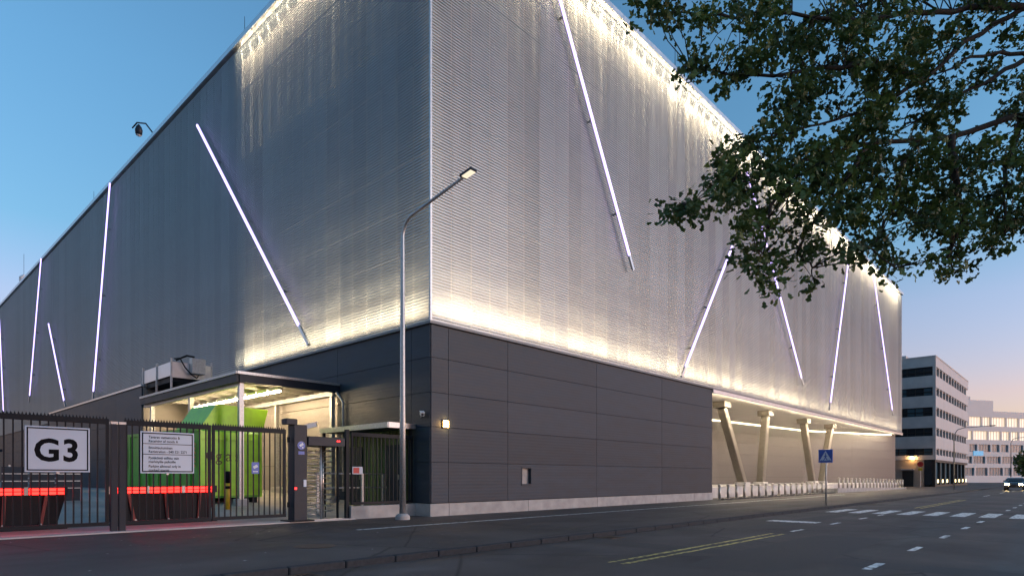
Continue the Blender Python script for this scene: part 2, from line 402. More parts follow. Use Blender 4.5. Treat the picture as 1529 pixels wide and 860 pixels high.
# ------------------------------------------------------------------ main building
LX, LY, ZB, ZT = 76, 96, 6.9, 24.05
B = thing('data_centre', (0,0,0), 'huge grey data centre hall with glowing perforated metal facade and dark base', 'building')
RBX, RBY = 22.5, 10.0
# base cladding: right side, in rows of panels with open joints
rows = [(.47,1.93),(1.93,3.2),(3.2,4.43),(4.43,5.67),(5.67,6.84)]
cols = [0.03, .84, 4.0, 10.15, 16.3, 22.5]
GAP = .007
for (z0, z1) in rows:
    for x0, x1 in zip(cols[:-1], cols[1:]):
        if z0 < 1 and x0 == 4.0:    # panel with the small window opening
            mb = MB()
            mb.box(x0+GAP, 4.82, 0, .07, z0+GAP, z1-GAP).box(5.45, x1-GAP, 0, .07, z0+GAP, z1-GAP)
            mb.box(4.82, 5.45, 0, .07, z0+GAP, 1.12).box(4.82, 5.45, 0, .07, 1.81, z1-GAP)
        else:
            mb = MB().cbox(x0+GAP, x1-GAP, 0, .07, z0+GAP, z1-GAP, .004)
        part('cladding_panel', mb, M['cladding'], B)
ycols = [.03, 1.1, 6.1, 12.1, 18.1, 24.1, 36.1, 48.1, 60.1, 72.1, 84.1, LY]
for (z0, z1) in rows:
    for y0, y1 in zip(ycols[:-1], ycols[1:]):
        zs = [(z0, z1)]
        if 6 < y0 < 17 and z0 < 5 < z1: zs = [(z0, 5.2), (5.2, z1)]
        for za, zb in zs:
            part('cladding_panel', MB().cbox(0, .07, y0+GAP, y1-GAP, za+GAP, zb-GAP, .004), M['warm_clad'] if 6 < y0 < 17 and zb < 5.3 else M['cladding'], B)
core = MB().box(.09, 22.44, .3, LY, .4, 6.8).box(.09, 22.44, .09, .3, .4, 1.0).box(.09, 22.44, .09, .3, 1.95, 6.8).box(.09,4.75,.09,.3,1.0,1.95).box(5.5,22.44,.09,.3,1.0,1.95)
part('core_wall', core, M['cladding_core'], B)
wn = part('window', MB().box(4.8,4.86,-.012,.2,1.10,1.83).box(5.41,5.47,-.012,.2,1.10,1.83).box(4.86,5.41,-.012,.2,1.77,1.83).box(4.80,5.47,-.03,.2,1.06,1.12), M['cladding'], B)
part('pane', MB().box(4.86,5.41,.14,.16,1.12,1.77), M['concrete'], wn)
part('plinth', MB().box(-.04, 22.48, -.04, .3, -.05, .45).box(-.04,.3,.3,20,-.05,.45), M['concrete'], B)
for x in (0.84, 5.2, 10.15, 15.6, 20): part('plinth_joint', MB().box(x-.008, x+.008, -.043, -.03, 0, .45), M['cladding_core'], B)
part('return_wall', MB().box(22.43, 22.5, .02, 11, .1, 6.7), M['recess_clad'], B)
# ledge between base and screen, coping, corner trim
part('ledge', MB().box(-.10, LX+.05, -.10, .55, 6.845, 6.94).box(-.10,.55,.55,LY,6.845,6.94), mat('ledge_grey', (.16,.17,.18), .5, var=.1), B)
part('coping', MB().box(-.14, LX+.08, -.14, .7, 24.14, 24.42).box(-.14,.7,.7,LY,24.14,24.42), M['aluminium'], B)
part('roof', MB().box(.7, LX, .7, LY, 23.9, 24.3), M['cladding_core'], B)
part('corner_trim', MB().box(-.03,.05,-.03,.05,6.94,24.14), M['galvanised'], B)
# backing wall half a metre behind the screen
part('backing_wall', MB().box(.5, LX-.1, .5, .56, 6.94, 24.14).box(.5,.56,.56,LY,6.94,24.14), M['backing'], B)
part('end_wall', MB().box(LX-.1, LX, .08, LY, 6.7, 24.14), M['cladding'], B)
# perforated sheet columns, one metre wide, horizontally corrugated
def sheet_mesh(m):
    mb = MB(); pitch = .11; n = int((ZT-6.96)/pitch)
    prof = []
    for i in range(n):
        z = 6.97+i*pitch
        prof += [(0, z+.0), (0, z+.045), (.05, z+.058), (.05, z+.098)]
    for (d0, z0), (d1, z1) in zip(prof[:-1], prof[1:]):
        mb.quad((.014, d0, z0), (.986, d0, z0), (.986, d1, z1), (.014, d1, z1))
    me = mb.mesh('screen_sheet'); me.materials.append(m); return me
sheets = [sheet_mesh(M['perforated_sheet_%d' % i]) for i in range(3)]
fin = MB().box(-.022, .022, .26, .42, 18.4, 24.1).mesh('mullion'); fin.materials.append(M['fin'])
rnd = random.Random(11)
for i in range(LX):
    inst('screen_panel', sheets[rnd.choice((0,0,1,1,2))], (i,0,0), B)
    if i: inst('mullion', fin, (i,0,0), B)
for j in range(LY-4):
    inst('screen_panel', sheets[rnd.choice((0,0,0,1,1))] if j < 16 else sheets[0], (0,j+1,0), B, R(-90))
    if j: inst('mullion', fin, (0,j,0), B, R(-90))
for z in (7.95, 8.83, 9.7, 11.4, 13.1, 14.8, 16.5, 18.2, 19.9, 21.6):
    part('support_rail', MB().box(.1, LX-.1, .07, .11, z-.014, z+.014).box(.07,.11,.12,LY,z-.014,z+.014), M['rail_dark'], B)
# partition that ends the lit cavity on the left side
part('partition', MB().box(.06,.5,16.3,16.36,6.94,24.1), M['cladding_core'], B)
# LED wash strips in the cavity
WARM = (1,.80,.52)
def wash(axis, a, b_, up, power):
    L = b_-a; c = (a+b_)/2; z = 7.02 if up else 24.02
    st = MB()
    if axis == 'x': st.box(a+.02, b_-.02, .18, .28, z-.05 if up else z+.01, z-.01 if up else z+.05)
    else: st.box(.18, .28, a+.02, b_-.02, z-.05 if up else z+.01, z-.01 if up else z+.05)
    h = part('wash_light_housing', st, M['aluminium'], B)
    loc = (c, .23, z) if axis == 'x' else (.23, c, z)
    area_light('wash_light', loc, L if axis == 'x' else .06, .06 if axis == 'x' else L, (R(180),0,0) if up else (0,0,0), power*L, WARM, B, R(95) if up else R(130))
PB, PT = 44, 88
for a, b_ in ((.3,8),(8,16),(16,24),(24,32),(32,40)): wash('x', a, b_, True, PB)
for a, b_ in ((40,49),(49,58),(58,67),(67,75.8)): wash('x', a, b_, True, PB*.6)
for a, b_ in ((.3,8),(8,16),(16,24),(24,32),(32,40),(40,49),(49,58),(58,67),(67,75.8)): wash('x', a, b_, False, PT)
for a, b_ in ((.6,8.3),(8.3,16.2)):
    wash('y', a, b_, True, PB*1.35); wash('y', a, b_, False, PT*.65)

# recess under the right side: soffit, bent back wall, raised floor, slanted columns
BW = [(22.5, 10.0), (60, 6.6), (75.95, .75)]
sf = MB(); sf.prism([(22.44,.02),(75.98,.02)] + [(x,y+.1) for x,y in reversed(BW)], lambda u,v,d: (u,v,d), 6.7, 6.8)
part('soffit', sf, M['soffit'], B)
part('soffit_edge', MB().box(22.5, 75.98, -.08, .04, 6.62, 6.84), M['aluminium'], B)
rz = [.1, 1.4, 2.55, 3.65, 4.7, 5.7, 6.69]
for (x0,y0),(x1,y1) in zip(BW[:-1], BW[1:]):
    d = Vector((x1-x0, y1-y0, 0)); L = d.length; d.normalize(); nrm = Vector((d.y,-d.x,0))
    nseg = max(1, round(L/9.0))
    for (z0, z1) in zip(rz[:-1], rz[1:]):
        for k in range(nseg):
            a, b_ = L*k/nseg+GAP, L*(k+1)/nseg-GAP
            c = Vector((x0,y0,0))+d*(a+b_)/2 + Vector((0,0,(z0+z1)/2))
            part('recess_panel', MB().obox(c, d*(b_-a)/2, nrm*.03, Vector((0,0,(z1-z0)/2-GAP))), M['recess_clad'], B)
    c = Vector((x0,y0,0))+d*L/2-nrm*.08+Vector((0,0,3.4))
    part('recess_core', MB().obox(c, d*(L/2+.05), nrm*.04, Vector((0,0,3.35))), M['cladding_core'], B)
    s0 = Vector((x0,y0,6.64))+nrm*.12+d*.2; s1 = Vector((x1,y1,6.64))+nrm*.12-d*(.2 if x1<70 else 1.0)
    part('led_strip', MB().bar(s0, s1, .07, .05), M['led_line'], B)
part('led_strip', MB().box(22.7, 74, .06, .10, 6.645, 6.685), M['led_warm'], B)
plat = MB(); plat.prism([(22.5,1.3),(47,1.3),(49,.5),(75,.2)] + [(x,y) for x,y in reversed(BW)], lambda u,v,d: (u,v,d), -.05, .72)
part('platform', plat, M['concrete_pale'], B)
part('ramp_wall', MB().hexa([(45.5,-.9,-.05),(73,-1.0,-.05),(73,-.7,-.05),(45.5,-.6,-.05),(45.5,-.9,.42),(73,-1.0,.14),(73,-.7,.14),(45.5,-.6,.42)]), M['concrete'], B)
part('ramp', MB().hexa([(45.5,-.6,-.05),(73,-.7,-.05),(73,.4,-.05),(45.5,1.4,-.05),(45.5,-.6,.40),(73,-.7,.12),(73,.4,.12),(45.5,1.4,.40)]), M['concrete_pale'], B)
part('foundation_kerb', MB().box(22.5, 45.5, -.75, -.55, -.05, .06), M['granite'], B)
def slanted(top, foot, label=None):
    t = Vector(top); f = Vector(foot)
    d = (t-f).normalized(); e = Vector((1,0,0)) - d*d.x; e.normalize(); h = d.cross(e)
    mb = MB(); sec = []
    w_, dp, c = .28, .27, .06
    for (u, v) in ((-w_,-dp+c),(-w_+c,-dp),(w_-c,-dp),(w_,-dp+c),(w_,dp-c),(w_-c,dp),(-w_+c,dp),(-w_,dp-c)): sec.append((u,v))
    n0 = 0
    for q in (f, t):
        for u, v in sec: mb.v.append(tuple(q+e*u+h*v))
    for i in range(8): j = (i+1)%8; mb.f.append((i,j,8+j,8+i))
    mb.f.append(tuple(range(7,-1,-1))); mb.f.append(tuple(range(8,16)))
    co = part('slanted_column', mb, M['column_tan'], B)
    WLOC[co.name] = Vector((0,0,0))
    part('bracket', MB().cbox(t.x-.52, t.x+.52, t.y-.45, t.y+.45, 6.3, 6.7, .02), M['column_tan'], co)
    part('foot', MB().cbox(f.x-.46, f.x+.46, f.y-.42, f.y+.42, .5, 1.02, .03), M['concrete_pale'], co)
slanted((28.1,1.9,6.3), (31.7,1.9,.9)); slanted((36.2,1.9,6.3), (35.2,1.9,.9))
slanted((45.6,2.0,6.3), (48.0,2.0,.9)); slanted((53.6,2.0,6.3), (50.8,2.0,.9))

# light bars on the facade
def light_bar(wall, a, b_, label, tail=.75):
    (s0, z0), (s1, z1) = a, b_         # a = upper, b = lower end
    P = (lambda s_, z, o: Vector((s_, -o, z))) if wall == 'R' else (lambda s_, z, o: Vector((-o, s_, z)))
    p0, p1 = P(s0, z0, .26), P(s1, z1, .26)
    out = P(0,0,1) - P(0,0,0)
    d = (p1-p0).normalized(); sd_ = d.cross(out).normalized()
    t = thing('facade_light_bar', tuple(p1), label, 'light bar', 'slanted light bars on the facade')
    L = (p1-p0).length
    c = (p0+p1)/2
    part('casing', MB().obox(c - out*.035, d*L/2, sd_*.05, out*.02), M['aluminium'], t)
    part('diffuser', MB().obox(c - d*(tail/2-.02) + out*.03, d*(L/2-tail/2-.02), sd_*.055, out*.04), M['bar_violet'], t)
    part('end_cover', MB().obox(p1 - d*(tail/2) + out*.03, d*(tail/2-.01), sd_*.075, out*.033), M['aluminium'], t)
    for k in (.2, .5, .8):
        q = p0+(p1-p0)*k
        part('bracket', MB().obox(q - out*.155, d*.05, sd_*.03, out*.1), M['galvanised'], t)
LB = [('L',(20.67,21.75),(7.98,7.2),'long violet-white light bar slanting down to the ledge, nearest on the left facade'),
      ('L',(37.95,24.0),(42.86,7.7),'tall steep light bar touching the roof edge above the loading yard'),
      ('L',(62.5,24.1),(68.7,9.7),'steep light bar reaching the roof, second furthest on left facade'),
      ('L',(59.1,16.75),(52.2,7.9),'short light bar leaning right, lowest top on the left facade'),
      ('L',(88,22.2),(84.8,9.0),'furthest light bar on left facade, at the left picture edge'),
      ('R',(5.9,24.0),(12.94,11.82),'long light bar slanting from roof to mid facade, nearest on street side'),
      ('R',(24.83,16.31),(18.0,7.07),'short light bar leaning right down to the ledge over the dark base'),
      ('R',(26.85,22.3),(38.42,8.79),'long light bar half hidden behind the oak leaves'),
      ('R',(51.6,22.9),(45.29,7.34),'steep light bar ending above the crosswalk sign'),
      ('R',(60.72,23.0),(69.7,8.64),'last light bar on street side, nearest the far building end')]
for wl, a, b_, lab in LB: light_bar(wl, a, b_, lab, .75 if a[0] != 20.67 else 1.3)

# ------------------------------------------------------------------ loading annex, canopy, rooftop unit
A = thing('loading_annex', (-2.1, 26, .7), 'low dark grey annex beside the loading canopy with light bars above', 'annex')
for z0, z1 in ((.7,2.4),(2.4,4.15),(4.15,5.86)):
    for y0, y1 in ((17.05,21.3),(21.3,26.6),(26.6,31.9),(31.9,37.2)):
        part('cladding_panel', MB().cbox(-4.2,-4.14,y0+GAP,y1-GAP,z0+GAP,z1-GAP,.004), M['cladding'], A)
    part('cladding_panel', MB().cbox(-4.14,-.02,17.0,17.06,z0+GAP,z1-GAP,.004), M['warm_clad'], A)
part('core_wall', MB().box(-4.12,-.02,17.08,37.2,.5,5.84), M['cladding_core'], A)
part('coping', MB().box(-4.26,-.02,16.95,37.25,5.865,5.96), M['aluminium'], A)

C = thing('loading_canopy', (-2.1, 11.5, .6), 'lit flat-roofed loading canopy on steel posts beside the dark base', 'canopy')
part('roof_deck', MB().box(-4.2,-.02,6.0,16.9,5.16,5.24), M['canopy_roof'], C)
part('fascia', MB().box(-4.3,-4.2,5.95,16.9,4.92,5.30).box(-4.2,-.02,5.9,6.0,4.92,5.30), M['dark_paint'], C)
part('gutter_lip', MB().box(-4.34,-4.3,5.9,16.9,5.22,5.32).box(-4.3,-.02,5.86,5.9,5.22,5.32), M['galvanised'], C)
for y in np.arange(6.8, 16.8, 1.25):
    part('rafter', MB().box(-4.2,-.05,y-.05,y+.05,5.0,5.158), M['canopy_roof'], C)
part('edge_beam', MB().box(-4.14,-4.0,6.02,16.9,4.80,4.99), M['galvanised'], C)
part('edge_beam', MB().box(-.3,-.16,6.02,16.9,4.80,4.99), M['galvanised'], C)
for (x, y) in ((-4.07,6.12),(-4.07,11.0),(-4.07,15.9),(-.24,6.12),(-.24,11.0),(-.24,15.9)):
    z = yz(x,y)
    p_ = part('post', MB().box(x-.085,x+.085,y-.085,y+.085,z+.25,4.8), M['galvanised'], C)
    part('foot', MB().cbox(x-.22,x+.22,y-.22,y+.22,z-.1,z+.25,.03), M['concrete'], p_)
part('downpipe', MB().tube([(-.3,5.7,4.9),(-.25,5.6,4.75),(-.12,5.5,4.5),(-.1,5.5,.8)], .05, 10), M['galvanised'], C, smooth=True)
# tube lamps under the canopy
for k in range(9):
    y = 6.9+k*1.02
    t = thing('tube_lamp', (-2.35, y, 4.8), 'glowing tube lamp under the loading canopy, %s from the front edge' % ordinal(k), 'lamp', 'tube lamps under the canopy')
    part('housing', MB().box(-2.42,-2.28,y-.42,y+.42,4.86,4.99), M['white_plastic'], t)
    part('tube', MB().cyl((-2.35,y-.41,4.82),(-2.35,y+.41,4.82),.04,n=10), M['tube_warm'], t, smooth=True)
# unit on the canopy roof
U = thing('rooftop_unit', (-3.2, 15.2, 5.3), 'panelled rooftop cooling unit with posts and grey box on the loading canopy', 'cooling unit')
for (x, y) in ((-4.1,13.27),(-4.1,15.2),(-4.1,17.15),(-2.35,13.27),(-2.35,17.15)):
    part('post', MB().box(x-.035,x+.035,y-.035,y+.035,5.25,6.78), M['galvanised'], U)
for y0, y1 in ((13.31,15.16),(15.24,17.11)):
    part('side_panel', MB().box(-4.09,-4.05,y0,y1,6.0,6.62), M['aluminium'], U)
part('side_panel', MB().box(-4.06,-2.39,13.25,13.29,5.92,6.62), M['aluminium'], U)
part('side_panel', MB().box(-4.06,-2.39,17.13,17.17,6.0,6.62), M['aluminium'], U)
part('coil_block', MB().box(-4.0,-2.45,13.4,17.05,5.75,6.3), M['black_metal'], U)
cb = part('control_box', MB().cbox(-3.35,-2.75,12.9,13.24,6.15,6.85,.02), M['galvanised'], U)
part('hose', MB().tube([(-4.0,13.2,6.75),(-3.8,13.1,6.8),(-3.6,13.05,6.4),(-3.35,13.0,6.1),(-3.1,13.0,5.95),(-3.0,13.05,6.1)], .03, 8), M['rubber'], U, smooth=True)
part('hose', MB().tube([(-3.9,13.3,6.7),(-3.5,13.1,6.95),(-3.2,13.0,6.9)], .045, 8), M['rubber'], U, smooth=True)

# green waste compactor under the canopy
G = thing('waste_compactor', (-5.35, 6.75, .4), 'bright green waste compactor container with hopper under the loading canopy', 'container', rz=R(5))
# local frame: x across (0..2.5), y along (0..7), z up
gm = MB(); gm.cbox(0,2.45,0,7.0,.22,2.75,.04); part('body', gm, M['green_dark'], G, local=True)
part('end_panel', MB().cbox(.06,2.39,-.03,.0,.3,2.7,.01), M['green_paint'], G, local=True)
for z in (2.45, 1.25, .55): part('rib', MB().box(.02,2.43,-.09,-.03,z-.05,z+.05), M['green_paint'], G, local=True)
for x in (.0, 2.37): part('corner_rib', MB().box(x,x+.08,-.08,-.03,.22,2.75), M['green_paint'], G, local=True)
for y in np.arange(.55, 7, .9): part('side_rib', MB().box(-.07,.0,y-.06,y+.06,.25,2.7), M['green_dark'], G, local=True)
part('top_rail', MB().box(-.05,.06,0,7,2.68,2.8), M['green_dark'], G, local=True)
hp = MB(); hp.prism([(.1,2.76),(2.6,2.76),(2.85,3.7),(.75,3.75)], lambda u,v,d: (u,d,v), .15, 2.1); part('hopper', hp, M['green_paint'], G, local=True)
for x in (.15, 2.1): part('skid', MB().box(x,x+.2,0,7,.0,.22), M['black_metal'], G, local=True)
hz = MB()
for y0 in (.06, 6.2):
    hz_ = MB()
    for k in range(6):
        z = 1.35+k*.16; hz_.quad((-.075,y0,z),(-.075,y0+.42,z+.2),(-.075,y0+.42,z+.28),(-.075,y0,z+.08))
    part('hazard_stripe', hz_, M['hazard_orange'], G, local=True)
mat('logo_brown', (.14,.09,.03), .6)
for ch, xo in (('g',.62),('a',1.0),('s',1.36)): part('letter', text_mesh(ch, .6, lambda u,v,x=xo: (x+u, -.034, 1.6+v)), M['logo_brown'], G, local=True)
part('logo', MB().lathe((0,0,0), [(.0,.0),(.16,.0)], 20), M['logo_brown'], G, local=True)
lo = [o for o in G.children if o.name.startswith('logo')][0]; lo.rotation_euler = (R(90),0,0); lo.location = (.42,-.034,1.8)

# ------------------------------------------------------------------ gate, signs, turnstile, fence
GY = 1.0
def gate_leaf(x0, x1, label, sp=.166, name='gate_leaf', z0=.18, z1=2.86, spikes=True):
    t = thing(name, ((x0+x1)/2, GY, z0), label, 'gate' if 'gate' in name else 'fence', 'gate leaves across the yard entrance' if 'gate' in name else None)
    part('top_rail', MB().box(x0,x1,GY-.04,GY+.04,z1-.13,z1), M['black_metal'], t)
    part('bottom_rail', MB().box(x0,x1,GY-.04,GY+.04,z0,z0+.09), M['black_metal'], t)
    part('stile', MB().box(x0,x0+.07,GY-.035,GY+.035,z0+.09,z1-.13), M['black_metal'], t)
    part('stile', MB().box(x1-.07,x1,GY-.035,GY+.035,z0+.09,z1-.13), M['black_metal'], t)
    pk = MB().box(-.015,.015,-.015,.015,z0+.09,z1-.13).mesh('picket'); pk.materials.append(M['black_metal'])
    n = int((x1-x0-.1)/sp)
    for k in range(1, n+1):
        x = x0+.02+k*sp
        if x < x1-.08: 
            o = inst('picket', pk, (x,GY,z0), t); o.location.z = -0.0 - z0
    if spikes:
        sp_ = MB()
        for x in np.arange(x0+.03, x1-.02, .07):
            sp_.v += [(x-.024,GY-.01,z1),(x+.024,GY-.01,z1),(x+.024,GY+.01,z1),(x-.024,GY+.01,z1),(x,GY,z1+.07)]; n0 = len(sp_.v)-5
            sp_.f += [(n0,n0+1,n0+4),(n0+1,n0+2,n0+4),(n0+2,n0+3,n0+4),(n0+3,n0,n0+4)]
        part('spike_strip', sp_, M['black_metal'], t, kind='stuff')
    return t
gate_leaf(-13.2, -9.62, 'black picket gate leaf carrying the large G3 sign')
gl = gate_leaf(-9.28, -7.14, 'black picket gate leaf carrying the text notice')
gate_leaf(-7.10, -4.92, 'black picket gate leaf in front of the green container, beside the entry post')
for x, lab in ((-9.58,'slim dark gate post right of the G3 sign'), (-9.40,'slim dark gate post left of the text notice')):
    t = thing('gate_post', (x+.07,GY,.03), lab, 'post', 'slim posts between gate leaves')
    part('shaft', MB().box(x,x+.14,GY-.07,GY+.07,.03,2.74), M['dark_paint'], t)
    part('cap', MB().box(x-.01,x+.15,GY-.08,GY+.08,2.74,2.80), M['galvanised'], t)
# big entry post
t = thing('entry_post', (-4.55,GY,.03), 'thick dark blue-grey entry post with blue round symbol beside the turnstile', 'post')
part('shaft', MB().cbox(-4.74,-4.30,GY-.2,GY+.2,.06,3.02,.015), M['dark_paint'], t)
part('base_plate', MB().cbox(-4.92,-4.12,GY-.34,GY+.34,.03,.07,.01), M['black_metal'], t)
part('drive_box', MB().cbox(-4.98,-4.60,GY-.16,GY+.16,3.025,3.2,.02), M['dark_paint'], t)
for z in (.55, 2.55): part('hinge', MB().cyl((-4.82,GY,z-.08),(-4.82,GY,z+.08),.04), M['black_metal'], t)
part('card_reader', MB().cbox(-4.44,-4.34,GY-.23,GY-.2,1.1,1.32,.005), M['sign_white'], t)
part('red_led_reflection', MB().box(-4.72,-4.66,GY-.215,GY-.2,1.02,1.08), M['red_small'], t)  # added glowing patch imitating the barrier LEDs' reflection in the post
part('round_sticker', MB().cyl((-4.5,GY-.206,2.38),(-4.5,GY-.2,2.38),.13,n=24), M['sign_blue'], t)
part('camera_symbol', MB().obox((-4.5,GY-.209,2.40),(.055,0,.035),(0,.001,0),(-.02,0,.03)).obox((-4.46,GY-.209,2.32),(.02,0,0),(0,.001,0),(0,0,.025)), M['sign_white'], t)
part('sticker', MB().box(-4.6,-4.4,GY-.206,GY-.2,2.10,2.2), M['sign_blue'], t)
def camera_thing(p, d, label):
    p = Vector(p); d = Vector(d).normalized()
    t = thing('security_camera', tuple(p), label, 'camera', 'white security cameras')
    r = d.cross(Vector((0,0,1))).normalized(); u = r.cross(d)
    part('body', MB().obox(p+d*.12, d*.17, r*.06, u*.06), M['white_plastic'], t)
    part('hood', MB().obox(p+d*.14+u*.07, d*.2, r*.075, u*.012), M['white_plastic'], t)
    part('lens', MB().cyl(p+d*.285, p+d*.31, .045, n=14), M['glass_dark'], t)
    part('arm', MB().tube([p, p-u*.1-d*.05, p-u*.16-d*.16], .02, 8), M['white_plastic'], t)
camera_thing((-4.25,GY-.1,2.98), (.8,-.5,.25), 'white security camera on top of the entry post')
camera_thing((-.12,.35,3.68), (-.5,-.8,-.25), 'small white security camera on the dark wall near the building corner')
# signs on the gate
def board(name, x0, x1, z0, z1, label, cat='sign', y=GY-.075):
    t = thing(name, ((x0+x1)/2, y, z0), label, cat)
    part('panel', MB().cbox(x0,x1,y-.012,y+.012,z0,z1,.004), M['sign_white'], t)
    i, wd = .035, .028
    fr = MB()
    for (a,b_,c,d) in ((x0+i,x1-i,z0+i,z0+i+wd),(x0+i,x1-i,z1-i-wd,z1-i),(x0+i,x0+i+wd,z0+i+wd,z1-i-wd),(x1-i-wd,x1-i,z0+i+wd,z1-i-wd)):
        fr.box(a,b_,y-.016,y-.0125,c,d)
    part('border', fr, M['sign_black'], t)
    part('clip', MB().box((x0+x1)/2-.03,(x0+x1)/2+.03,y+.0125,y+.03,z0-.04,z0+.05), M['galvanised'], t)
    return t
s1 = board('gate_sign', -11.32, -10.04, 1.52, 2.60, 'large white board reading G3 on the black gate')
for ch, xc in (('G', -10.90), ('3', -10.43)):
    part('letter', text_mesh(ch, .8, lambda u,v,x=xc: (x+u*.88, GY-.0885, 1.79+v*.92), 'CENTER', .022), M['sign_black'], s1)
s2 = board('notice_sign', -8.93, -7.61, 1.50, 2.60, 'white notice board with Finnish and English delivery text on the gate')
lines = [('Tavaran vastaanotto &', 2.44), ('Receiving of goods A', 2.335), None, ('Ilmoittautuminen', 2.165), ('Registration - 040 521 2271', 2.06), None,
         ('Pysäköinti sallittu vain', 1.895), ('merkityille paikoille', 1.795), ('Parking allowed only in', 1.675), ('marked spaces', 1.575)]
for l in lines:
    if l: part('lettering', text_mesh(l[0], .105, lambda u,v,z=l[1]: (-8.74+u*.80, GY-.0885, z-.02+v*.9), 'LEFT', .002), M['sign_black'], s2, kind='stuff')
for z in (2.275, 2.0): part('divider', MB().box(-8.87,-7.67,GY-.0915,GY-.0875,z-.008,z+.008), M['sign_black'], s2)
s3 = thing('camera_notice', (-5.88,GY-.05,1.5), 'small blue camera surveillance plate on the gate pickets', 'sign')
part('panel', MB().box(-5.99,-5.77,GY-.05,GY-.03,1.50,1.84), M['sign_blue'], s3)
part('symbol', MB().obox((-5.88,GY-.053,1.71),(.06,0,.03),(0,.002,0),(-.02,0,.035)).box(-5.95,-5.81,GY-.055,GY-.051,1.55,1.58), M['sign_white'], s3)

# full-height turnstile
T = thing('turnstile', (-3.6,GY,.03), 'full-height steel turnstile with red indicator beside the entry post', 'turnstile')
part('top_beam', MB().cbox(-4.29,-2.98,GY-.25,GY+.9,2.40,2.68,.015), M['dark_paint'], T)
for x in (-3.26,-3.20): part('indicator', MB().cyl((x,GY-.262,2.56),(x,GY-.25,2.56),.022,n=12), M['red_small'], T)
rotor = part('rotor', MB().cyl((-3.45,GY+.35,.05),(-3.45,GY+.35,2.4),.045,n=12), M['steel_stainless'], T, smooth=True)
WLOC[rotor.name] = WLOC[T.name]
for k in range(12):
    z = .22+k*.178
    part('fixed_arm', MB().cyl((-4.28,GY,z),(-3.72,GY,z),.02,n=8), M['steel_stainless'], T, smooth=True)
    for a in (25,145,265):
        part('rotor_arm', MB().cyl((-3.45,GY+.35,z+.08),(-3.45+.62*math.cos(R(a)),GY+.35+.62*math.sin(R(a)),z+.08),.019,n=8), M['steel_stainless'], rotor, smooth=True)
part('upright', MB().cyl((-3.72,GY,.05),(-3.72,GY,2.4),.035,n=12), M['galvanised'], T, smooth=True)
part('upright', MB().cyl((-3.05,GY+.1,.05),(-3.05,GY+.1,2.4),.04,n=12), M['black_metal'], T, smooth=True)
for x in (-3.2,-3.12): part('guard_bar', MB().cyl((x,GY+.75,.05),(x,GY+.75,2.4),.02,n=8), M['black_metal'], T)
part('foot_plate', MB().box(-4.28,-2.98,GY-.1,GY+.9,.036,.05), M['galvanised'], T)
# low fence wall and fence to the corner
tag(part('fence_footing', MB().box(-2.72,-.045,.80,1.15,-.05,.43), M['concrete']), 'low concrete footing wall beneath the black corner fence', 'footing')
GY = .97
f = gate_leaf(-2.62, -.06, 'black picket fence on a concrete footing between turnstile and building corner', .17, 'picket_fence', .47, 2.9, False)
part('end_post', MB().box(-2.84,-2.72,.91,1.03,.02,2.98), M['black_metal'], f)
part('notice', MB().box(-2.6,-2.2,.915,.935,1.5,1.75), M['sign_white'], f)
part('notice_print', MB().box(-2.57,-2.34,.908,.913,1.53,1.72), M['sign_red'], f)
GY = 1.0
H = thing('handrail', (-1.6,2.3,.1), 'galvanised two-bar handrail behind the black corner fence', 'handrail')
for z in (1.02, 1.52): part('rail', MB().cyl((-3.2,2.3,z),(-.25,2.3,z),.024,n=10), M['galvanised'], H, smooth=True)
for x in (-3.1,-1.3,-.4): part('post', MB().box(x-.04,x+.04,2.26,2.34,.05,1.52), M['galvanised'], H)
# entrance canopy + door lobby on the left wall
E = thing('entrance_canopy', (-.6,2.9,3.1), 'small flat dark canopy over the staff door behind the corner fence', 'canopy')
part('slab', MB().cbox(-1.2,-.02,.85,5.4,3.16,3.32,.01), M['dark_paint'], E)
part('edge_trim', MB().box(-1.24,-1.2,.83,5.42,3.14,3.33).box(-1.2,-.02,.81,.85,3.14,3.33), M['galvanised'], E)
part('post', MB().box(-1.18,-1.08,5.2,5.3,.3,3.16), M['dark_paint'], E)
L_ = thing('door_lobby', (-.2,3,.4), 'shallow ribbed green-grey door lobby with two dark doors under the small canopy', 'lobby')
part('wall', MB().box(-.12,-.02,1.25,5.2,.25,3.15), M['lobby_green'], L_)
for y in np.arange(1.4,5.2,.22): part('wall_rib', MB().box(-.15,-.12,y-.03,y+.03,.3,3.1), M['lobby_green'], L_)
for y0 in (1.5, 4.0):
    d = part('door', MB().box(-.19,-.15,y0,y0+.95,.4,2.6), M['dark_paint'], L_); WLOC[d.name] = WLOC[L_.name]
    part('handle', MB().box(-.23,-.19,y0+.08,y0+.12,1.3,1.5), M['galvanised'], d)

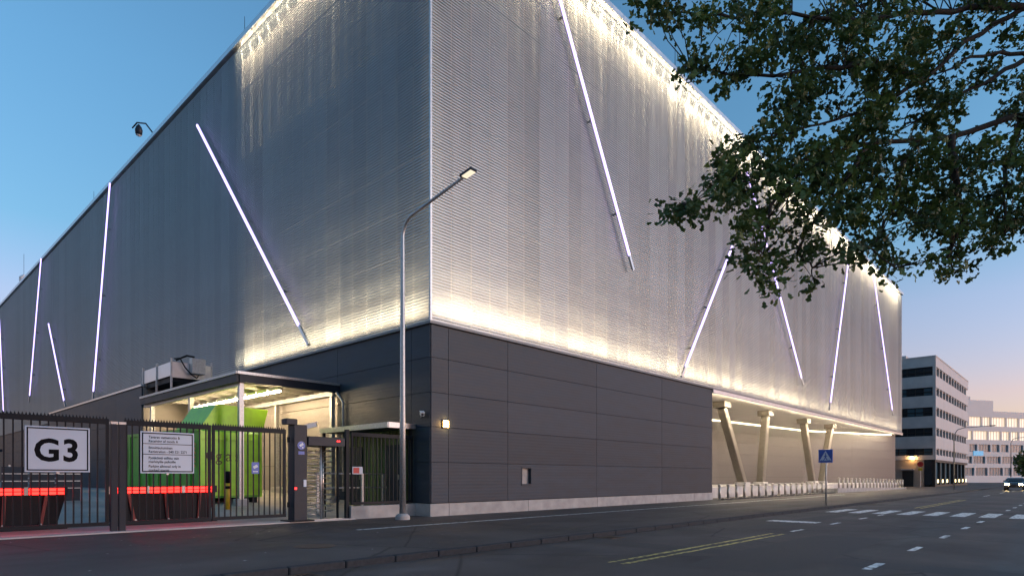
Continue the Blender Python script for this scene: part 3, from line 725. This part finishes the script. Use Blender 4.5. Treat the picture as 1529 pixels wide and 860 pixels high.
# road blockers with red LED bands
def blocker(x0, x1, y, label):
    z = yz(0,y)
    t = thing('wedge_barrier', ((x0+x1)/2, y, z), label, 'barrier', 'raised wedge barriers behind the gate')
    def mp(inset, zz, yy): return [(x0+inset,yy,zz),(x1-inset,yy,zz)]
    h = 1.08
    fr = MB(); fr.hexa([(x0+.22,y,z),(x1-.22,y,z),(x1-.22,y+.9,z),(x0+.22,y+.9,z),(x0,y-.02,z+h-.22),(x1,y-.02,z+h-.22),(x1,y+.12,z+h-.22),(x0,y+.12,z+h-.22)])
    part('wedge_plate', fr, M['black_metal'], t)
    part('head_beam', MB().box(x0-.02,x1+.02,y-.08,y+.14,z+h-.22,z+h-.02), M['dark_paint'], t)
    n = max(2, round((x1-x0)/.9)); L = (x1-x0)/n
    for k in range(n):
        for zz in (z+h-.175, z+h-.085):
            part('led_bar', MB().box(x0+L*k+.06,x0+L*(k+1)-.06,y-.105,y-.082,zz-.034,zz+.034), M['red_led'], t)
        part('clip', MB().box(x0+L*k-.04,x0+L*k+.04,y-.1,y-.081,z+h-.22,z+h-.02), M['galvanised'], t)
        part('strut', MB().bar((x0+.22+(L-.1)*(k+.5),y-.02,z),(x0+L*(k+.5),y-.06,z+h-.22),.07,.05,(0,1,0)), mat('strut_red_lit',(.18,.03,.03),.5) if 'strut_red_lit' not in M else M['strut_red_lit'], t)  # red light from the LED band is put into the strut colour
        part('foot_bolt', MB().cyl((x0+.22+(L-.1)*(k+.5),y-.04,z+.12),(x0+.22+(L-.1)*(k+.5),y-.09,z+.12),.03,n=10), M['galvanised'], t)
    part('base_frame', MB().box(x0,x1,y-.15,y-.03,z-.02,z+.05), M['black_metal'], t)
blocker(-13.6, -10.25, 2.3, 'wedge barrier with glowing red band behind the G3 sign')
blocker(-9.3, -6.5, 2.3, 'wedge barrier with glowing red band beneath the text notice')
# yellow bollard
t = thing('yellow_bollard', (-5.0,5.0,yz(0,5)), 'yellow and black steel bollard in front of the green container', 'bollard')
z = yz(0,5)
part('shaft', MB().lathe((-5.0,5.0,z), [(.1,0),(.1,.92)], 16), M['bollard_yellow'], t, smooth=True)
part('black_band', MB().lathe((-5.0,5.0,z), [(.102,.92),(.102,1.28),(.06,1.34)], 16), M['sign_black'], t, smooth=True)
part('reflector_band', MB().lathe((-5.0,5.0,z), [(.105,.72),(.105,.82)], 16), M['sign_black'], t, smooth=True)

# clutter deeper in the yard: tubular rack fence, far lit wall
Y = thing('yard_barrier', (-7.5,15,.77), 'galvanised tubular yard barrier seen through the gate left of the container', 'barrier')
for x in (-9.6,-8.8,-8.0,-7.3): part('post', MB().box(x-.03,x+.03,14.97,15.03,.77,1.9), M['galvanised'], Y)
for z in np.arange(.95,1.95,.2): part('rail', MB().cyl((-9.7,15,z),(-7.2,15,z),.028,n=8), M['galvanised'], Y)
Yf = thing('yard_fence', (-20,24,.77), 'dark yard fence in the shade far behind the gate', 'fence')
part('rail', MB().box(-34,-9.2,23.97,24.03,3.0,3.1), M['black_metal'], Yf); part('rail', MB().box(-34,-9.2,23.97,24.03,.9,1.0), M['black_metal'], Yf)
for x in np.arange(-34,-9,2.4): part('post', MB().box(x-.05,x+.05,23.95,24.05,.77,3.1), M['black_metal'], Yf)
pk = MB().box(-.02,.02,-.01,.01,0,2.0).mesh('picket'); pk.materials.append(M['black_metal'])
for x in np.arange(-16,-9.3,.2): inst('picket', pk, (x,24,1.0), Yf)
gb = thing('pallet_cage', (-9.9,9.5,.6), 'dark stacked wire cages behind the left wedge barrier', 'cage')
for k in range(3):
    x = -10.6+k*.75
    part('cage_panel', MB().box(x,x+.7,9.4,9.45,yz(0,9.4),1.75), M['dark_paint'], gb)
    for z in (1.0,1.25,1.5): part('cage_bar', MB().box(x,x+.7,9.37,9.395,z,z+.03), M['galvanised'], gb)
far = thing('yard_shed', (-22,46,.77), 'long low dark shed with a row of small amber lamps behind the yard', 'shed')
part('wall', MB().box(-44,-6,46,52,.7,3.4), M['cladding'], far); part('roof', MB().box(-44.3,-5.7,45.5,52.3,3.4,3.6), M['dark_paint'], far)
for x in np.arange(-30,-8,2.2): part('amber_lamp', MB().box(x,x+.35,45.85,45.99,2.4,2.55), M['lamp_orange'] if False else emit('amber',(1,.55,.15),6) if 'amber' not in M else M['amber'], far)

# ------------------------------------------------------------------ street things by the building
# main street lamp
SL = thing('street_lamp', (-1.6,-.5,0), 'tall galvanised street lamp with curved arm in front of the building corner', 'street lamp')
part('base', MB().lathe((-1.6,-.5,0), [(.24,0),(.24,.10),(.2,.16),(.13,.2)], 20), M['concrete'], SL, smooth=False)
pts = [(-1.6,-.5,.15),(-1.6,-.5,3.2),(-1.6,-.5,6.5),(-1.6,-.5,9.3)]
rad = [.105,.095,.08,.062]
for k in range(1, 9):
    a = R(82)*k/8; r_ = .62
    pts.append((-1.6,-.5-r_*(1-math.cos(a)),9.3+r_*math.sin(a))); rad.append(.056)
pts.append((-1.6,-3.45,10.32)); rad.append(.042)
part('pole', MB().tube(pts, rad, 14), M['galvanised'], SL, smooth=True)
hd = part('lamp_head', MB().obox((-1.6,-3.66,10.38),(.12,0,0),(0,.25,-.035),(0,.005,.035)), M['dark_paint'], SL)
part('lens', MB().obox((-1.6,-3.68,10.338),(.10,0,0),(0,.19,-.028),(0,.002,.010)), M['street_led'], SL)
part('joint', MB().cyl((-1.6,-.5,3.0),(-1.6,-.5,3.06),.1,n=14), M['galvanised'], SL)
# wall lamp by the corner
t = thing('wall_lamp', (.66,-.02,3.2), 'small glowing square wall lamp on the dark base near the corner', 'lamp')
part('housing', MB().box(.53,.79,-.05,-.002,3.18,3.46), M['frame_black'], t)
part('lens', MB().box(.56,.76,-.10,-.052,3.21,3.43), emit('wall_lamp_glow',(1,.52,.14),120), t)
# crosswalk sign
X = thing('crosswalk_sign', (18.35,-7.75,0), 'blue square pedestrian crossing sign on a thin post at the kerb', 'sign')
part('post', MB().cyl((18.35,-7.75,0),(18.35,-7.75,2.72),.032,n=10), M['galvanised'], X, smooth=True)
sx, sy, sz = 18.28, -7.75, 2.42
part('panel', MB().cbox(sx-.012,sx+.012,sy-.32,sy+.32,sz-.32,sz+.32,.005), M['sign_blue'], X)
tri = MB(); tri.poly([(sx-.016,sy+.27,sz-.22),(sx-.016,sy-.27,sz-.22),(sx-.016,sy,sz+.26)]); part('triangle', tri, M['sign_white'], X)
fig = MB()
def fq(a, b_, w0):
    a = Vector((sx-.0195,sy-a[0],sz+a[1])); b_ = Vector((sx-.0195,sy-b_[0],sz+b_[1])); d = (b_-a).normalized(); n = Vector((0,-d.z,d.y))*w0
    fig.quad(a-n, b_-n, b_+n, a+n)
fq((0,.06),(0,-.06),.03); fq((0,-.05),(-.08,-.2),.018); fq((0,-.05),(.07,-.2),.018); fq((0,.04),(-.08,-.04),.014); fq((0,.04),(.08,-.02),.014)
fig.poly([(sx-.0195,sy+.032*math.cos(a),sz+.11+.032*math.sin(a)) for a in np.linspace(0,6.28,11)[:-1]])
for q in (-.2,-.12,.12,.2): fq((q,-.19),(q*.9,-.215),.02)
part('pedestrian_symbol', fig, M['sign_blue'], X)
part('back_clamp', MB().box(sx+.013,sx+.06,sy-.06,sy+.06,sz-.03,sz+.03), M['galvanised'], X)
# bollards
def bollard(x, y, z, label, group):
    t = thing('steel_bollard', (x,y,z), label, 'bollard', group)
    o = bpy.data.objects.new('shaft', bme[0]); COL.objects.link(o); o.parent = t
    o = bpy.data.objects.new('cap', bme[1]); COL.objects.link(o); o.parent = t
    o = bpy.data.objects.new('base_ring', bme[2]); COL.objects.link(o); o.parent = t
bme = [MB().lathe((0,0,0), [(.085,0),(.085,.82)], 14).mesh('shaft', smooth=True), MB().lathe((0,0,0), [(.11,.82),(.11,.87),(.085,.93),(.03,.955)], 14).mesh('cap'), MB().lathe((0,0,0), [(.13,0),(.13,.04),(.09,.05)], 14).mesh('base_ring')]
for b_ in bme: b_.materials.append(M['steel_stainless'])
for k in range(17):
    bollard(23.2+k*1.28, -.15, .0, 'steel bollard, %s from the dark wall edge in the row before the slanted columns' % ordinal(k), 'bollards in front of the slanted columns')
for k in range(20):
    x = 46.2+k*1.36
    bollard(x, -.8, .42-.28*(x-45.5)/27.5, 'steel bollard on the ramp wall, %s beyond the crosswalk sign' % ordinal(k), 'bollards along the ramp wall')
# rooftop items
t = thing('roof_floodlight', (.5,31,24.3), 'dark floodlight on a bent arm above the left roof edge', 'floodlight')
part('arm', MB().tube([(.5,30.4,24.3),(.45,30.7,25.4),(.3,31.6,26.3),(.1,32.8,26.75),(0,33.5,26.6)], .05, 8), M['dark_paint'], t, smooth=True)
part('lamp_head', MB().lathe((.15,32.6,25.7), [(.1,.1),(.22,.18),(.25,.45),(.18,.68),(.06,.85)], 14), M['dark_paint'], t, smooth=True)
part('lens', MB().lathe((.15,32.6,25.62), [(.08,.1),(.19,.17)], 14), M['white_plastic'], t)
def rod(x, y, h, label):
    t = thing('lightning_rod', (x,y,24.3), label, 'rod', 'lightning rods on the roof')
    part('mast', MB().cyl((x,y,24.3),(x,y,24.3+h),.03,.012,8), M['dark_paint'], t); part('foot', MB().box(x-.1,x+.1,y-.1,y+.1,24.3,24.42), M['concrete'], t)
rod(1,17.3,2.7,'thin lightning rod above the top left end of the glowing facade')
rod(19.64,1,3.0,'thin lightning rod above the right roofline left of the oak')
rod(1,48,2.6,'thin lightning rod above the left roofline beyond the floodlight')
t = thing('roof_vent', (1.5,83,24.3), 'pale round vent stack on the far left roof', 'vent')
part('stack', MB().lathe((1.5,83,24.3), [(.4,0),(.4,2.2)], 14), M['white_plastic'], t, smooth=True)
part('cowl', MB().lathe((1.5,83,24.3), [(.5,2.2),(.5,2.7),(.2,3.0)], 14), M['white_plastic'], t)
part('aerial', MB().cyl((1.5,83,27.2),(1.5,83,30),.02,n=6), M['dark_paint'], t)

# ------------------------------------------------------------------ far office block
O = thing('office_block', (105,8,0), 'six-storey grey office block with dark window bands beyond the data centre', 'building')
OX, OY, OX2, OY2, OH = 93.6, -.8, 127, 26, 18.9
bands = [(16.2,17.5),(13.3,14.5),(10.3,11.6),(7.4,8.6),(4.6,5.6)]
zz = [3.9]; 
solid = []; prev = OH
for (a, b_) in bands: solid.append((b_, prev)); prev = a
solid.append((3.95, prev))
for (a, b_) in solid:
    part('wall_band', MB().box(OX,OX+.3,OY+.3,OY2,a,b_), M['office_grey'], O)
    n = 5; 
    for k in range(n): 
        x0 = OX+(OX2-OX)*k/n; x1 = OX+(OX2-OX)*(k+1)/n
        part('wall_panel', MB().cbox(x0+.01,x1-.01,OY-.05,OY+.3,a,b_,.01), M['office_panel'], O)
part('corner_fin', MB().box(OX-.04,OX+.28,OY-.08,OY+.30,3.95,OH+.1), M['office_grey'], O)
part('core', MB().box(OX+.6,OX2,OY+.7,OY2,0,OH-.2), M['cladding_core'], O)
part('roof', MB().box(OX-.05,OX2+.05,OY-.1,OY2,OH,OH+.18), M['office_grey'], O)
part('roof_hatch', MB().box(OX+2,OX+4,OY+4,OY+6,OH+.18,OH+.9), M['office_grey'], O)
for bi, (a, b_) in enumerate(bands):
    y = OY+.34
    while y < 6.5:
        wd = 1.05
        wn_ = part('window', MB().box(OX+.1,OX+.24,y,y+.1,a,b_).box(OX+.1,OX+.24,y+.1,y+wd,a,a+.08).box(OX+.1,OX+.24,y+.1,y+wd,b_-.08,b_).box(OX+.08,OX+.22,y+.1,y+wd,a+(b_-a)*.42,a+(b_-a)*.5), M['frame_black'], O)
        WLOC[wn_.name] = WLOC[O.name]
        part('pane', MB().box(OX+.26,OX+.3,y+.1,y+wd,a+.08,b_-.08), M['glass_dark'] if (int(y*3)+bi) % 3 else M['glass_teal'], wn_)
        y += wd
    n = 12
    for k in range(n):
        x0 = OX+.35+(OX2-OX-.4)*k/n; x1 = x0+(OX2-OX-.4)/n
        wn_ = part('window', MB().box(x0,x0+.16,OY+.1,OY+.3,a,b_).box(x0+.16,x1,OY+.1,OY+.3,a,a+.1).box(x0+.16,x1,OY+.1,OY+.3,b_-.1,b_).box((x0+x1)/2-.05,(x0+x1)/2+.05,OY+.12,OY+.28,a+.1,b_-.1).box(x0-.02,x0+.55,OY-.02,OY+.09,a,b_), M['office_grey'], O)
        WLOC[wn_.name] = WLOC[O.name]
        part('pane', MB().box(x0+.16,x1,OY+.3,OY+.34,a+.1,b_-.1), M['glass_dark'] if (k*7+bi*3) % 5 else M['glass_teal'], wn_)
# ground floor: tan stone wall with door, shop windows along the street
part('ground_wall', MB().box(OX+.05,OX+.4,OY+1.4,OY2,0,3.94), M['stone_tan'], O)
part('door', MB().box(OX-.02,OX+.04,1.9,3.3,0,2.3), M['frame_black'], O)
part('door_hood', MB().box(OX-.5,OX+.05,1.8,3.4,2.45,2.6), M['office_grey'], O)
part('dark_window', MB().box(OX+.0,OX+.06,OY+.4,OY+1.35,.3,3.8), M['glass_dark'], O)
n = 8
for k in range(n):
    x0 = OX+.4+(OX2-OX-.5)*k/n; x1 = x0+(OX2-OX-.5)/n
    wn_ = part('shop_window', MB().box(x0,x0+.25,OY+.05,OY+.4,0,3.94).box(x0+.25,x1,OY+.05,OY+.4,3.6,3.94).box(x0+.25,x1,OY+.05,OY+.4,0,.3), M['frame_black'], O); WLOC[wn_.name] = WLOC[O.name]
    part('pane', MB().box(x0+.25,x1,OY+.4,OY+.44,.3,3.6), M['glass_teal'], wn_)
    if k != 3: part('window_lamp', MB().box((x0+x1)/2-.5,(x0+x1)/2+.5,OY+.0,OY+.04,.55,1.05), M['window_shop'], O)
t = thing('wall_lantern', (OX-.1,2.05,4.2), 'bright amber lantern over the door of the grey office block', 'lamp')
part('hood', MB().box(OX-.28,OX-.0,1.85,2.25,4.4,4.48), M['frame_black'], t); part('bulb', MB().lathe((OX-.16,2.05,4.14), [(.06,0),(.15,.1),(.1,.25)], 12), M['lamp_orange'], t)

# white office across the end of the street
P0 = Vector((180.6,5.4,0)); P1 = Vector((222.5,-19.1,0)); dW = (P1-P0).normalized(); nW = Vector((dW.y,-dW.x,0))
if nW.dot(CAM-P0) < 0: nW = -nW
Wb = thing('white_office', tuple(P0+dW*25-nW*8), 'long white office building with rows of windows closing the street', 'building')
LW = 60
def wbox(name, s0, s1, d0, d1, z0, z1, m, par=Wb):
    c = P0+dW*(s0+s1)/2+nW*(d0+d1)/2+Vector((0,0,(z0+z1)/2))
    off = WLOC[Wb.name]
    o = part(name, MB().obox(c, dW*(s1-s0)/2, nW*(d1-d0)/2, Vector((0,0,(z1-z0)/2))), m, Wb)
    return o
wrows = [(14.5,16.8),(11.0,13.2),(7.9,9.8),(4.9,6.7),(1.8,3.8)]
prev = 18.4
wbox('core', -3, LW, -14, -.6, 0, 18, M['cladding_core'])
for (a, b_) in wrows:
    wbox('wall_band', -3.2, LW, -.5, 0, b_, prev, M['office_white']); prev = a
wbox('wall_band', -3.2, LW, -.5, 0, 0, prev, M['office_white'])
rnd = random.Random(4)
for ri, (a, b_) in enumerate(wrows):
    s_ = -3.2
    while s_ < 34:
        wd = rnd.choice((3.2,4.6,5.4))
        wbox('pier', s_, s_+.5, -.5, .02, a, b_, M['office_white'])
        wbox('window', s_+.5, s_+wd, -.45, -.3, a, b_, M['window_sunset_glow'] if ri < 2 else M['glass_teal'])
        for q in np.arange(s_+.5+1.0, s_+wd-.3, 1.0): wbox('glazing_bar', q-.05, q+.05, -.3, -.24, a, b_, M['office_white'])
        s_ += wd
wbox('penthouse', -1, 13, -12, -3, 18.2, 21.6, M['office_white']); wbox('roof_tank', 5, 7.5, -7, -5, 21.6, 22.8, M['office_grey'])
wbox('mast', -0.2, .2, -3.2, -3, 18.4, 22, M['office_grey']); wbox('blue_sign', 1.8, 5.2, .03, .12, 6.9, 8.1, M['screen_blue'])

# traffic sign, far street lamps, far trees
t = thing('no_entry_sign', (88.5,.15,0), 'red round sign on a post by the grey office corner', 'sign')
part('post', MB().cyl((88.5,.15,0),(88.5,.15,3.6),.04,n=8), M['galvanised'], t); part('disc', MB().cyl((88.46,.15,3.2),(88.42,.15,3.2),.38,n=20), M['sign_red'], t)
part('plate', MB().box(88.42,88.46,-.1,.4,2.3,2.7), M['bollard_yellow'], t)
def far_lamp(x, y, h, arm, label):
    t = thing('street_lamp', (x,y,0), label, 'street lamp')
    part('pole', MB().tube([(x,y,0),(x,y,h-.8),(x,y-.3,h-.2),(x,y-.9,h),(x,y-arm,h+.1)], [.08,.06,.05,.045,.04], 8), M['galvanised'], t, smooth=True)
    part('lamp_head', MB().box(x-.12,x+.12,y-arm-.5,y-arm,h+.05,h+.15), M['dark_paint'], t)
far_lamp(71,-6,6.9,3.2,'thin far street lamp standing before the grey office block')
far_lamp(120,-7.5,8,2.5,'furthest street lamp before the white office building')

# ------------------------------------------------------------------ cars
def car(name, loc, rz, paint, label, lit):
    t = thing(name, loc, label, 'car', rz=rz)   # local x forward
    prof = [(-2.15,.35),(-2.2,.75),(-2.1,.98),(-1.75,1.02),(-1.25,1.40),(-.4,1.47),(.35,1.40),(1.05,1.0),(1.95,.86),(2.2,.65),(2.2,.32)]
    n = len(prof); mb = MB()
    def ring(yf):
        out = []
        for (x, z) in prof:
            k = 1 if z < 1.0 else 1-.26*(z-1.0)/.47
            out.append((x*(1 if abs(yf) < .99 else .985), yf*.9*k, z))
        return out
    ys_ = (-1,-.93,-.5,.5,.93,1)
    for yf in ys_: mb.v += ring(yf)
    for i in range(len(ys_)-1):
        for j in range(n):
            k = (j+1) % n; mb.f.append((i*n+j, i*n+k, (i+1)*n+k, (i+1)*n+j))
    mb.f.append(tuple(range(n))); mb.f.append(tuple(len(ys_)*n-1-j for j in range(n)))
    part('body', mb, paint, t, local=True)
    gw = MB(); gw.quad((-1.78,-.72,1.04),(-1.78,.72,1.04),(-1.30,.62,1.38),(-1.30,-.62,1.38)); 
    part('rear_window', MB().obox((-1.555,0,1.215),(.24,0,.19),(0,.64,0),(-.01,0,.013)), M['glass_dark'], t, local=True)
    part('windscreen', MB().obox((.72,0,1.215),(.33,0,-.19),(0,.64,0),(.008,0,.013)), M['glass_dark'], t, local=True)
    for s_ in (-1,1):
        part('side_window', MB().prism([(-1.35,1.06),(.72,1.06),(.25,1.34),(-1.1,1.36)], lambda u,v,d: (u, s_*(d-.2*(v-1.0)), v), .90, .915), M['glass_dark'], t, local=True)
        for x in (-1.35, 1.38):
            wl = part('wheel', MB().cyl((x,s_*.70,.32),(x,s_*.92,.32),.32,n=18), M['rubber'], t, local=True)
            part('rim', MB().cyl((x,s_*.915,.32),(x,s_*.93,.32),.2,n=14), M['aluminium'], wl, local=True)
        part('tail_lamp', MB().box(-2.21,-2.09,s_*.55-.17,s_*.55+.17,.74,.90), M['tail_light'], t, local=True)
        part('headlamp', MB().box(2.08,2.21,s_*.6-.17,s_*.6+.17,.60,.74), M['head_light'] if lit == 'head' else M['white_plastic'], t, local=True)
        part('mirror', MB().box(.55,.68,s_*.98-.08,s_*.98+.08,.98,1.12), paint, t, local=True)
    part('number_plate', MB().box(-2.215,-2.19,-.26,.26,.55,.66), M['sign_white'], t, local=True)
    part('bumper', MB().cbox(-2.24,-2.12,-.84,.84,.3,.52,.02), M['rubber'], t, local=True)
    return t
car('car', (77,-11.0,-.1), R(180), M['car_grey'], 'oncoming car with dazzling headlights at the right picture edge', 'head')

# ------------------------------------------------------------------ oak
def cw(px, py, d):
    """crown layout helper: a direction from the layout sketch plus a distance, as a world point"""
    u = (px-764.5)/926; v = (712-py)/926
    fx, fy = .7325, .6808
    return Vector((CAM.x+d*(fx+fy*u), CAM.y+d*(fy-fx*u), CAM.z+d*v))
TB = Vector((.4,-19.6,0))
OT = thing('oak_tree', tuple(TB), 'large dark leafy oak with branches reaching in from the right', 'tree')
tk = [TB+Vector((0,0,-.1)), TB+Vector((.05,.05,1.2)), TB+Vector((-.05,.15,3.0)), TB+Vector((-.15,.3,5.0)), TB+Vector((-.2,.4,7.2)), TB+Vector((-.1,.6,9.5)), TB+Vector((.2,.6,12))]
trunk = part('trunk', MB().tube(tk, [.55,.42,.36,.32,.26,.17,.06], 14), M['bark'], OT, smooth=True)
rnd = random.Random(21)
# (px, py, rx, ry, depth, twigs)
blobs = [(965,8,38,22,9.0,18),(1000,30,18,16,9.0,7),(1040,28,12,12,9.0,5),(1105,22,50,30,9.2,34),(1180,35,60,42,9.4,60),
 (1075,108,52,34,8.8,40),(1130,92,24,16,9.0,10),(1175,110,40,50,9.2,44),(1190,170,30,32,9.2,26),(1140,205,26,22,9.0,16),
 (1250,60,60,60,9.5,90),(1330,50,70,60,9.6,110),(1400,70,45,50,9.8,55),(1260,150,60,50,9.4,90),(1340,150,60,60,9.5,100),(1400,150,36,40,9.8,40),
 (1200,235,52,40,9.2,70),(1270,250,60,50,9.3,100),(1350,250,60,50,9.5,95),(1430,240,50,40,9.8,60),(1500,230,40,40,10,50),
 (1230,295,52,32,9.0,60),(1160,265,36,34,8.9,34),(1110,245,36,28,8.7,28),(1075,282,40,28,8.6,30),(1030,312,32,17,8.5,22),(1090,300,26,22,8.6,16),
 (1110,345,24,24,8.6,20),(1150,335,32,24,8.7,24),(1130,395,22,26,8.6,17),(1165,385,16,14,8.7,9),(1150,420,12,8,8.6,4),
 (1205,355,26,18,8.8,14),(1195,375,14,9,8.8,5),(1213,420,9,8,8.7,4),(1260,375,22,28,8.9,12),(1290,310,40,30,9.2,40),(1300,365,36,26,9.2,22),(1330,395,24,18,9.2,12),
 (1360,310,50,32,9.4,60),(1430,310,50,34,9.6,60),(1490,310,44,34,9.8,50),(1400,350,40,22,9.5,32),(1410,385,30,22,9.5,24),(1430,405,14,7,9.5,4),
 (1505,360,36,26,9.7,30),(1500,120,40,34,10.2,24),(1510,45,34,40,10.4,22),(1470,25,40,22,10.2,24),(1545,170,40,50,10.2,40),(1560,290,50,60,10,60),(1600,60,55,70,10.4,60),(1620,180,60,60,10.3,60),(1640,320,60,50,10.2,60),(1700,80,60,80,10.5,70),(1720,220,60,70,10.4,70),(1620,-60,80,60,10.4,70),(1500,-50,90,45,10.2,80),(1350,-50,90,45,9.8,80),(1200,-50,90,40,9.5,60),(1800,120,60,90,10.6,70),(1800,-60,90,80,10.6,80)]
limbs = []
def limb(pts, r0, r1, name='limb'):
    q = [Vector(p) for p in pts]; out = []
    for a, b_ in zip(q[:-1], q[1:]):
        for k in range(4): 
            t_ = k/4; out.append(a.lerp(b_, t_)+Vector((rnd.uniform(-1,1),rnd.uniform(-1,1),rnd.uniform(-1,1)))*.035*(1 if k else 0))
    out.append(q[-1]); n = len(out)
    part(name, MB().tube(out, [r0+(r1-r0)*(i/(n-1))**.8 for i in range(n)], 8), M['bark'], OT, smooth=True)
    limbs.extend(out)
limb([tk[3], cw(1680,120,10), cw(1529,172,10), cw(1420,205,9.8), cw(1300,215,9.4), cw(1200,240,9.1), cw(1100,275,8.7), cw(1030,308,8.5)], .075, .008)
limb([tk[4], cw(1640,-60,10.3), cw(1529,12,10.2), cw(1440,62,10), cw(1380,120,9.7), cw(1290,170,9.4), cw(1200,190,9.2), cw(1130,212,9.0)], .065, .008)
limb([cw(1529,12,10.2), cw(1470,10,10), cw(1380,20,9.7), cw(1270,30,9.4), cw(1150,20,9.2), cw(1050,25,9.0), cw(950,5,9.0)], .06, .008)
limb([tk[4], cw(1700,30,10.4), cw(1529,90,10.2), cw(1470,125,10), cw(1410,160,9.8), cw(1350,185,9.6)], .07, .012)
limb([cw(1700,30,10.4), cw(1529,80,10.3), cw(1450,85,10), cw(1400,110,9.8)], .05, .012)
limb([cw(1380,120,9.7), cw(1280,95,9.4), cw(1180,110,9.1), cw(1080,110,8.8), cw(1030,100,8.8)], .05, .008)
limb([cw(1420,205,9.8), cw(1425,260,9.6), cw(1440,320,9.6), cw(1415,385,9.5), cw(1430,405,9.5)], .07, .008)
limb([cw(1529,172,10), cw(1500,250,9.9), cw(1500,350,9.7)], .06, .01)
limb([cw(1300,215,9.4), cw(1250,290,9.1), cw(1200,345,8.8), cw(1190,378,8.8), cw(1213,400,8.7), cw(1213,418,8.7)], .04, .005)
limb([cw(1200,240,9.1), cw(1150,310,8.8), cw(1140,380,8.6), cw(1150,420,8.6)], .035, .006)
limb([cw(1350,240,9.5), cw(1330,320,9.3), cw(1300,370,9.2), cw(1335,400,9.2)], .04, .006)
limb([tk[4], TB+Vector((2,-2,9)), TB+Vector((3.5,-3.5,10.5))], .15, .02); limb([tk[3], TB+Vector((2.5,2,7)), TB+Vector((4.5,3,8.5))], .15, .02); limb([tk[3], TB+Vector((-2.5,-2.5,7)), TB+Vector((-4,-3.5,8.5))], .15, .02)
LP = np.array([tuple(p) for p in limbs])
tw_pts = []
for (px, py, rx_, ry_, d, n) in blobs:
    for k in range(int(n*(.235 if py < 320 else .19))+2):
        a = rnd.uniform(0, 6.283); r_ = math.sqrt(rnd.random())*1.05
        tw_pts.append(cw(px+rx_*r_*math.cos(a), py+ry_*r_*math.sin(a), d+rnd.gauss(0,.45)))
nvis = len(tw_pts)
for k in range(420):       # rest of the crown, beyond the frame
    a = rnd.uniform(0,6.283); r_ = math.sqrt(rnd.random())*5.5; zz_ = rnd.uniform(6.5,13.5)
    p = TB+Vector((r_*math.cos(a)+1, r_*math.sin(a)-.8, 0)); p.z = zz_
    if (p-CAM).length > 4 and (p.x-CAM.x)*.6808-(p.y-CAM.y)*.7325 > .84*((p.x-CAM.x)*.7325+(p.y-CAM.y)*.6808): tw_pts.append(p)
twigs = MB(); lv = []; lfaces = []
rs = np.random.RandomState(3)
for i, p in enumerate(tw_pts):
    q = Vector(LP[np.argmin(((LP-np.array(p))**2).sum(1))])
    if (p-q).length > .03 and i < nvis:
        mid = (p+q)/2+Vector((rnd.uniform(-.1,.1),rnd.uniform(-.1,.1),rnd.uniform(-.02,.12)))
        twigs.tube([q, mid, p], [.011,.007,.003], 4, False)
    nl = rnd.randint(22,48) if i < nvis else 26
    axis = (p-q); axis = axis.normalized() if axis.length > .02 else Vector((0,0,-1))
    spread = rnd.uniform(.06,.15)
    for k in range(nl):
        c = p + Vector(rs.normal(0, spread, 3)) * Vector((1,1,.75)).length/1.6 if False else p+Vector(np.clip(rs.normal(0,1,3),-1.7,1.7)*spread*np.array((1,1,.7)))
        a = rs.normal(0,1,3)+np.array(axis)*.7+np.array((0,0,-.3)); a = Vector(a).normalized()
        nrm = Vector(rs.normal(0,.6,3)+np.array((0,0,1.0))); s_ = a.cross(nrm)
        if s_.length < 1e-3: continue
        s_.normalize(); nn = s_.cross(a)
        L = rs.uniform(.065,.14); W = L*.34
        b0 = len(lv)
        lv += [c, c+a*L*.35+s_*W*.7+nn*L*.06, c+a*L*.5+s_*W*.45, c+a*L*.72+s_*W+nn*L*.04, c+a*L-nn*L*.08, c+a*L*.72-s_*W+nn*L*.04, c+a*L*.5-s_*W*.45, c+a*L*.35-s_*W*.7+nn*L*.06]
        lfaces += [(b0,b0+1,b0+2,b0+6,b0+7),(b0+2,b0+3,b0+4,b0+5,b0+6)]
me = bpy.data.meshes.new('crown'); me.from_pydata([tuple(v-TB) for v in lv], [], lfaces); me.update()
part('crown', me, M['leaf'], OT, kind='stuff')
part('twigs', twigs, M['bark'], OT, kind='stuff')
# distant street trees at the right edge
def far_tree(x, y, h, label, n=500):
    t = thing('street_tree', (x,y,0), label, 'tree', 'far street trees')
    part('trunk', MB().tube([(x,y,0),(x+.1,y,h*.4),(x,y+.1,h*.75)], [.2,.15,.05], 8), M['bark'], t, smooth=True)
    mb = MB()
    for k in range(n):
        v = Vector(rs.normal(0,1,3)).normalized()*(rs.rand()**.4); c = Vector((x+v.x*h*.3, y+v.y*h*.3, h*.62+v.z*h*.36)); 
        a = Vector(rs.normal(0,1,3)).normalized()*.35; b_ = Vector(rs.normal(0,1,3)).normalized()*.25
        mb.quad(c-a, c-b_, c+a, c+b_)
    part('crown', mb, M['leaf'], t, kind='stuff')
far_tree(118,-9.6,6,'dark small street tree before the white office'); far_tree(140,-9.5,7,'dark street tree at the street end, right of the white office signs')
